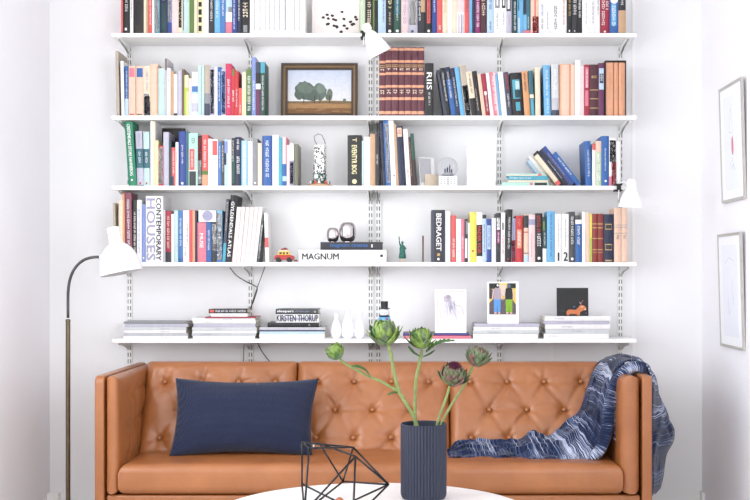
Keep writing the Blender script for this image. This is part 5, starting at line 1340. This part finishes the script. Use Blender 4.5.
# ------------------------------------------------------------------ coffee table
TX,TY,TR_,TZ=-.1205,CY+3.79,.516,.42
e=empty('coffee_table',(TX,TY,0),'round white coffee table in front of the sofa','table')
M_ttop=mat('white_laminate',(248,248,248),rough=.3,var=.0)
q=MB(); q.lathe([(TR_-.03,TZ-.026),(TR_-.006,TZ-.022),(TR_-.001,TZ-.006),(TR_-.001,TZ-.003),(TR_-.004,TZ-.0005),(TR_-.012,TZ)],120); q.build('tabletop',M_ttop,e,smooth='auto')
for k in range(3):
    a_=PI/2+2*PI*k/3; q=MB(); q.tube([(.30*math.cos(a_),.30*math.sin(a_),TZ-.0265),(.40*math.cos(a_),.40*math.sin(a_),0)],[.018,.012],16); q.build('leg',M_oak,e,smooth='auto')
# vase
VD=4.0; vx=P(423.6,0,VD).x; vy=CY+VD
e=empty('ribbed_vase',(vx,vy,TZ+.0003),'dark navy ribbed cylinder vase holding artichokes on the table','vase')
M_navyv=mat('matt_navy_ceramic',(32,38,57),rough=.55,var=.04,nscale=15)
vr=.0795; vh=CZ-(423.2-PY)*VD/F-TZ
q=MB(); n=44*8
def rib(r,z,a,k):
    if z<.012 or r<vr*.93: return r
    ph=(k%8)/8; return r-.0034*(1-abs(math.sin(PI*ph))**.5)
q.lathe([(vr*.8,0),(vr*.94,.004),(vr*.99,.013),(vr,.022),(vr,vh-.006),(vr,vh-.002),(vr*.975,vh),(vr*.925,vh-.001),(vr*.92,vh-.01),(vr*.92,.02),(vr*.5,.012)],n,rfun=rib)
q.build('vase_body',M_navyv,e,smooth='auto')
# ------------------------------------------------------------------ artichokes
M_stem=mat('artichoke_stem',(124,138,82),rough=.6,var=.15,nscale=60)
M_ag=mat('bract_green',(112,138,62),rough=.5,var=.35,nscale=45)
M_ag2=mat('bract_grey_green',(92,110,76),rough=.55,var=.3,nscale=50)
M_ad=mat('bract_olive',(92,98,66),rough=.55,var=.3,nscale=60)
M_ap=mat('bract_purple_brown',(116,88,80),rough=.55,var=.3,nscale=60)
M_purp=mat('thistle_purple',(92,34,62),rough=.8,var=.4,nscale=200)
M_leaf=mat('leaf_green',(62,96,42),rough=.5,var=.2,nscale=40)
def head(parent,c,R,axis,mats,openn,seed,n=46,squash=.95,purple=False,O=None):
    rr=random.Random(seed); q=MB(); A_=aim(axis); A_.translation=c-O
    for k in range(n):
        f=k/(n-1); ph=k*2.39996+rr.uniform(-.12,.12)
        al0=PI*(.93-.50*f); al1=PI*(.52-.46*f)+rr.uniform(-.05,.05)
        Rk=R*(1.04-.26*f); Wd=R*(.46+.10*f)*(1-.25*f)
        if f>.9: Wd*=.9
        tipo=rr.uniform(.2,2.2); G=[]
        for i in range(7):
            s_=i/6; al=al0+(al1-al0)*s_
            wd=Wd*(math.sin(PI*(.15+.62*s_))**.8)*(1-s_**3)+.0003
            rad=Rk*(1+openn*tipo*s_**2.6*(1.25-f))
            row=[]
            for j in range(5):
                t=(j-2)/2; ring=max(.25,math.sin(al))*Rk
                az=ph+t*wd/ring; rd=rad-abs(t)**2*R*.05-(.0)
                row.append(A_@Vector((rd*math.sin(al)*math.cos(az),rd*math.sin(al)*math.sin(az),rd*math.cos(al)*squash)))
            G.append(row)
        mi=0 if rr.random()<.6 else (1 if rr.random()<.7 else 2)
        q.grid(G,mi=min(mi,len(mats)-1))
    # core
    core=[(max(.0006,R*.80*math.sin(PI*t/10)),-R*.78*math.cos(PI*t/10)) for t in range(11)]
    q.lathe(core,18,mi=0,M=A_)
    o=q.build('flower_head',mats,parent,smooth=True,recalc=True)
    sm=o.modifiers.new('Solidify','SOLIDIFY'); sm.thickness=.0011; sm.offset=0
    if purple:
        p=MB()
        for k in range(260):
            a=rr.uniform(0,2*PI); r=R*.50*math.sqrt(rr.random()); b=A_@Vector((r*.8*math.cos(a),r*.8*math.sin(a),R*.5)); t=A_@Vector((r*1.12*math.cos(a),r*1.12*math.sin(a),R*rr.uniform(.92,1.06)))
            p.tube([b,t],[.0011,.0006],4)
        p.build('purple_bristles',M_purp,o)
    return o
def leaf(parent,pts,wd,O,m=M_leaf,th=.0009,up=Vector((0,-.5,.8)),jag=.25):
    L=spline([P(*p) for p in pts],24); q=MB(); G=[]
    for i,p_ in enumerate(L):
        s_=i/24; d=(L[min(i+1,24)]-L[max(i-1,0)]).normalized(); sd=d.cross(up).normalized(); w_=wd*math.sin(PI*min(1,.08+s_*.92))**.8*(1+jag*math.sin(i*2.1))
        G.append([p_+sd*w_*t+up*abs(t)*w_*.35-O for t in (-1,-.5,0,.5,1)])
    q.grid(G); o=q.build('leaf',m,parent,smooth=True); sm=o.modifiers.new('Solidify','SOLIDIFY'); sm.thickness=th
def stem_obj(parent,paths,O):
    q=MB()
    for pts,r0,r1 in paths:
        L=spline([P(*p) for p in pts],26); q.tube([p_-O for p_ in L],[r0+(r1-r0)*i/26+.0006*math.sin(i*1.9) for i in range(27)],10)
    return q.build('stem',M_stem,parent,smooth=True)
O=Vector((vx,vy,TZ+.02))
GM=[M_ag,M_ag2,M_leaf]
# branching stem with large and small head
e=empty('artichoke_stem',O,'branching artichoke stem with the largest green head and a small one','artichoke','artichoke stems in the vase')
stem_obj(e,[([(427,478,3.99),(422,448,3.99),(416,423,3.985),(409,408,3.98),(399,391.5,3.97),(394,372,3.96),(391,355,3.95),(387.5,342,3.95)],.0074,.0058),
            ([(404,398,3.975),(397,391,3.965),(382,382,3.95),(369,376.5,3.93),(354,368.5,3.92),(345,363.5,3.91),(339,358,3.90)],.0052,.0044)],O)
head(e,P(384,332,3.945),.0440,(-.10,-.28,.95),GM,.26,3,n=44,squash=1.06,O=O)
head(e,P(335.0,351.0,3.895),.0275,(-.38,-.28,.88),GM,.25,9,n=34,squash=1.1,O=O)
leaf(e,[(371,378,3.92),(366,371,3.90),(358,367,3.88),(351,366.5,3.87)],.012,O)
leaf(e,[(398,392,3.95),(393,393,3.93),(387,395,3.92)],.006,O)
# second
e=empty('artichoke_stem',O,'upright artichoke stem with green head and a leaf pointing right','artichoke','artichoke stems in the vase')
stem_obj(e,[([(418,470,4.03),(416,440,4.03),(415,406,4.03),(416,380,4.02),(419,366,4.01),(422,350,4.0)],.0060,.0058)],O)
head(e,P(420.6,337.5,3.99),.0355,(.0,-.26,.95),GM,.26,21,n=40,squash=1.1,O=O)
leaf(e,[(426,352,3.99),(434,345,3.98),(443,341.5,3.97),(455.5,340.5,3.96)],.0105,O,jag=.35)
leaf(e,[(421,357,4.0),(414,353,3.98),(408,346,3.97)],.009,O)
leaf(e,[(423,357,4.0),(430,354,3.98),(435,350,3.97)],.008,O)
# purple one
e=empty('artichoke_stem',O,'artichoke stem with brownish head opening to dark purple bristles','artichoke','artichoke stems in the vase')
stem_obj(e,[([(430,470,3.99),(434,445,3.99),(437.5,423,3.985),(443.5,405,3.975),(447.5,394,3.97),(450,384,3.965)],.0048,.0045)],O)
head(e,P(453.6,374.5,3.96),.0400,(.12,-.40,.88),[M_ad,M_ap,M_ag2],.22,33,n=64,squash=1.0,purple=True,O=O)
# right one
e=empty('artichoke_stem',O,'artichoke stem leaning right with grey pink small head','artichoke','artichoke stems in the vase')
stem_obj(e,[([(428,470,4.04),(435,442,4.04),(442.5,421.5,4.04),(453,402,4.03),(463,387,4.02),(470,373,4.01),(474.5,364,4.0)],.0048,.0042)],O)
head(e,P(477.8,356.0,4.0),.0350,(.22,-.15,.95),[M_ag2,M_ap,M_ad],.24,45,n=60,squash=1.05,O=O)
# ------------------------------------------------------------------ wire ornament
KV={'A':(302,442.5,3.95),'B':(309,448.2,3.80),'C':(319.5,443.5,4.03),'D':(353.2,447.3,4.0),'E':(355.4,456.4,3.80),'F':(388.5,484.5,3.90),'G':(343,481.6,4.10),'H':(302,484,4.02)}
Q={k:P(*v) for k,v in KV.items()}
zt_=TZ+.0030
def onT(px,py):
    D=(CZ-zt_)*F/(py-PY); return P(px,py,D)
Q['I']=onT(304.5,512); Q['J']=onT(344,505); Q['K']=onT(353,520)
c_=onT(335,512)
e=empty('wire_sculpture',c_,'black wire geometric polyhedron sculpture on the coffee table','sculpture')
q=MB()
for a,b in ('AB','AH','AD','BD','CE','CG','DG','DF','EF','EI','EK','GF','GI','HJ','HI','FJ','FK','BI','AC','IJ','JK','IK'):
    q.tube([Q[a]-c_,Q[b]-c_],.0034,8)
for v in Q.values():
    q.lathe([(.0005,-.0034),(.0024,-.0024),(.0034,0),(.0024,.0024),(.0005,.0034)],8,M=Matrix.Translation(v-c_))
q.build('wire_frame',mat('black_wire',(20,20,24),rough=.35,metal=.3),e,smooth=True)
q=MB(); cp=onT(339.5,505); q.lathe([(.017,-.0025),(.019,.012),(.012,.020),(.003,.026)],20,M=Matrix.Translation(cp-Vector((0,0,0)))); cc=q.build('copper_weight',mat('copper',(196,120,88),rough=.3,metal=.6),smooth='auto'); tag(cc,'small copper cone standing inside the black wire sculpture','ornament')

# ------------------------------------------------------------------ camera, light
cam=bpy.data.cameras.new('camera'); co=bpy.data.objects.new('camera',cam); COL.objects.link(co)
co.location=(0,CY,CZ); co.rotation_euler=(PI/2,0,0)
cam.sensor_width=36; cam.sensor_fit='HORIZONTAL'; cam.lens=F*36/750; cam.shift_x=-(PX-375)/750; cam.shift_y=(PY-250)/750; cam.clip_start=.05
scn.camera=co
wd=bpy.data.worlds.new('daylight'); scn.world=wd; wd.use_nodes=True
bg=wd.node_tree.nodes['Background']; bg.inputs['Color'].default_value=(.93,.96,1.0,1); bg.inputs['Strength'].default_value=2.0
def area(name,loc,rot,sx,sy,pw,col):
    L=bpy.data.lights.new(name,'AREA'); L.shape='RECTANGLE'; L.size=sx; L.size_y=sy; L.energy=pw; L.color=col
    o=bpy.data.objects.new(name,L); COL.objects.link(o); o.location=loc; o.rotation_euler=rot
area('added_light_rear',(-.16,YF+.3,1.8),(PI/2,0,0),2.6,1.8,30,(.985,.99,1))  # added area light in the open rear end; no window is built there
area('window_daylight_left',(XL-.12,-2.4,1.65),(0,-PI/2,0),1.6,2.3,76,(.95,.965,1.0))
area('added_light_right',(XR+.11,-4.9,1.65),(0,PI/2,0),1.6,1.7,95,(.985,.985,1.0))  # added light outside the invented right opening, brightens the left wall
scn.view_settings.view_transform='Standard'; scn.view_settings.look='None'; scn.view_settings.gamma=1; scn.view_settings.use_curve_mapping=False
scn.view_settings.exposure=-0.37
scn.cycles.use_denoising=True
scn.cycles.max_bounces=8; scn.cycles.diffuse_bounces=5
for lab,c in LABELS.items():
    if c>1: print('DUPLICATE LABEL',c,lab)
for o in scn.objects:
    if 'label' in o and not (4<=len(str(o['label']).replace(',','').split())<=16): print('LABEL LENGTH',len(o['label'].split()),o['label'])
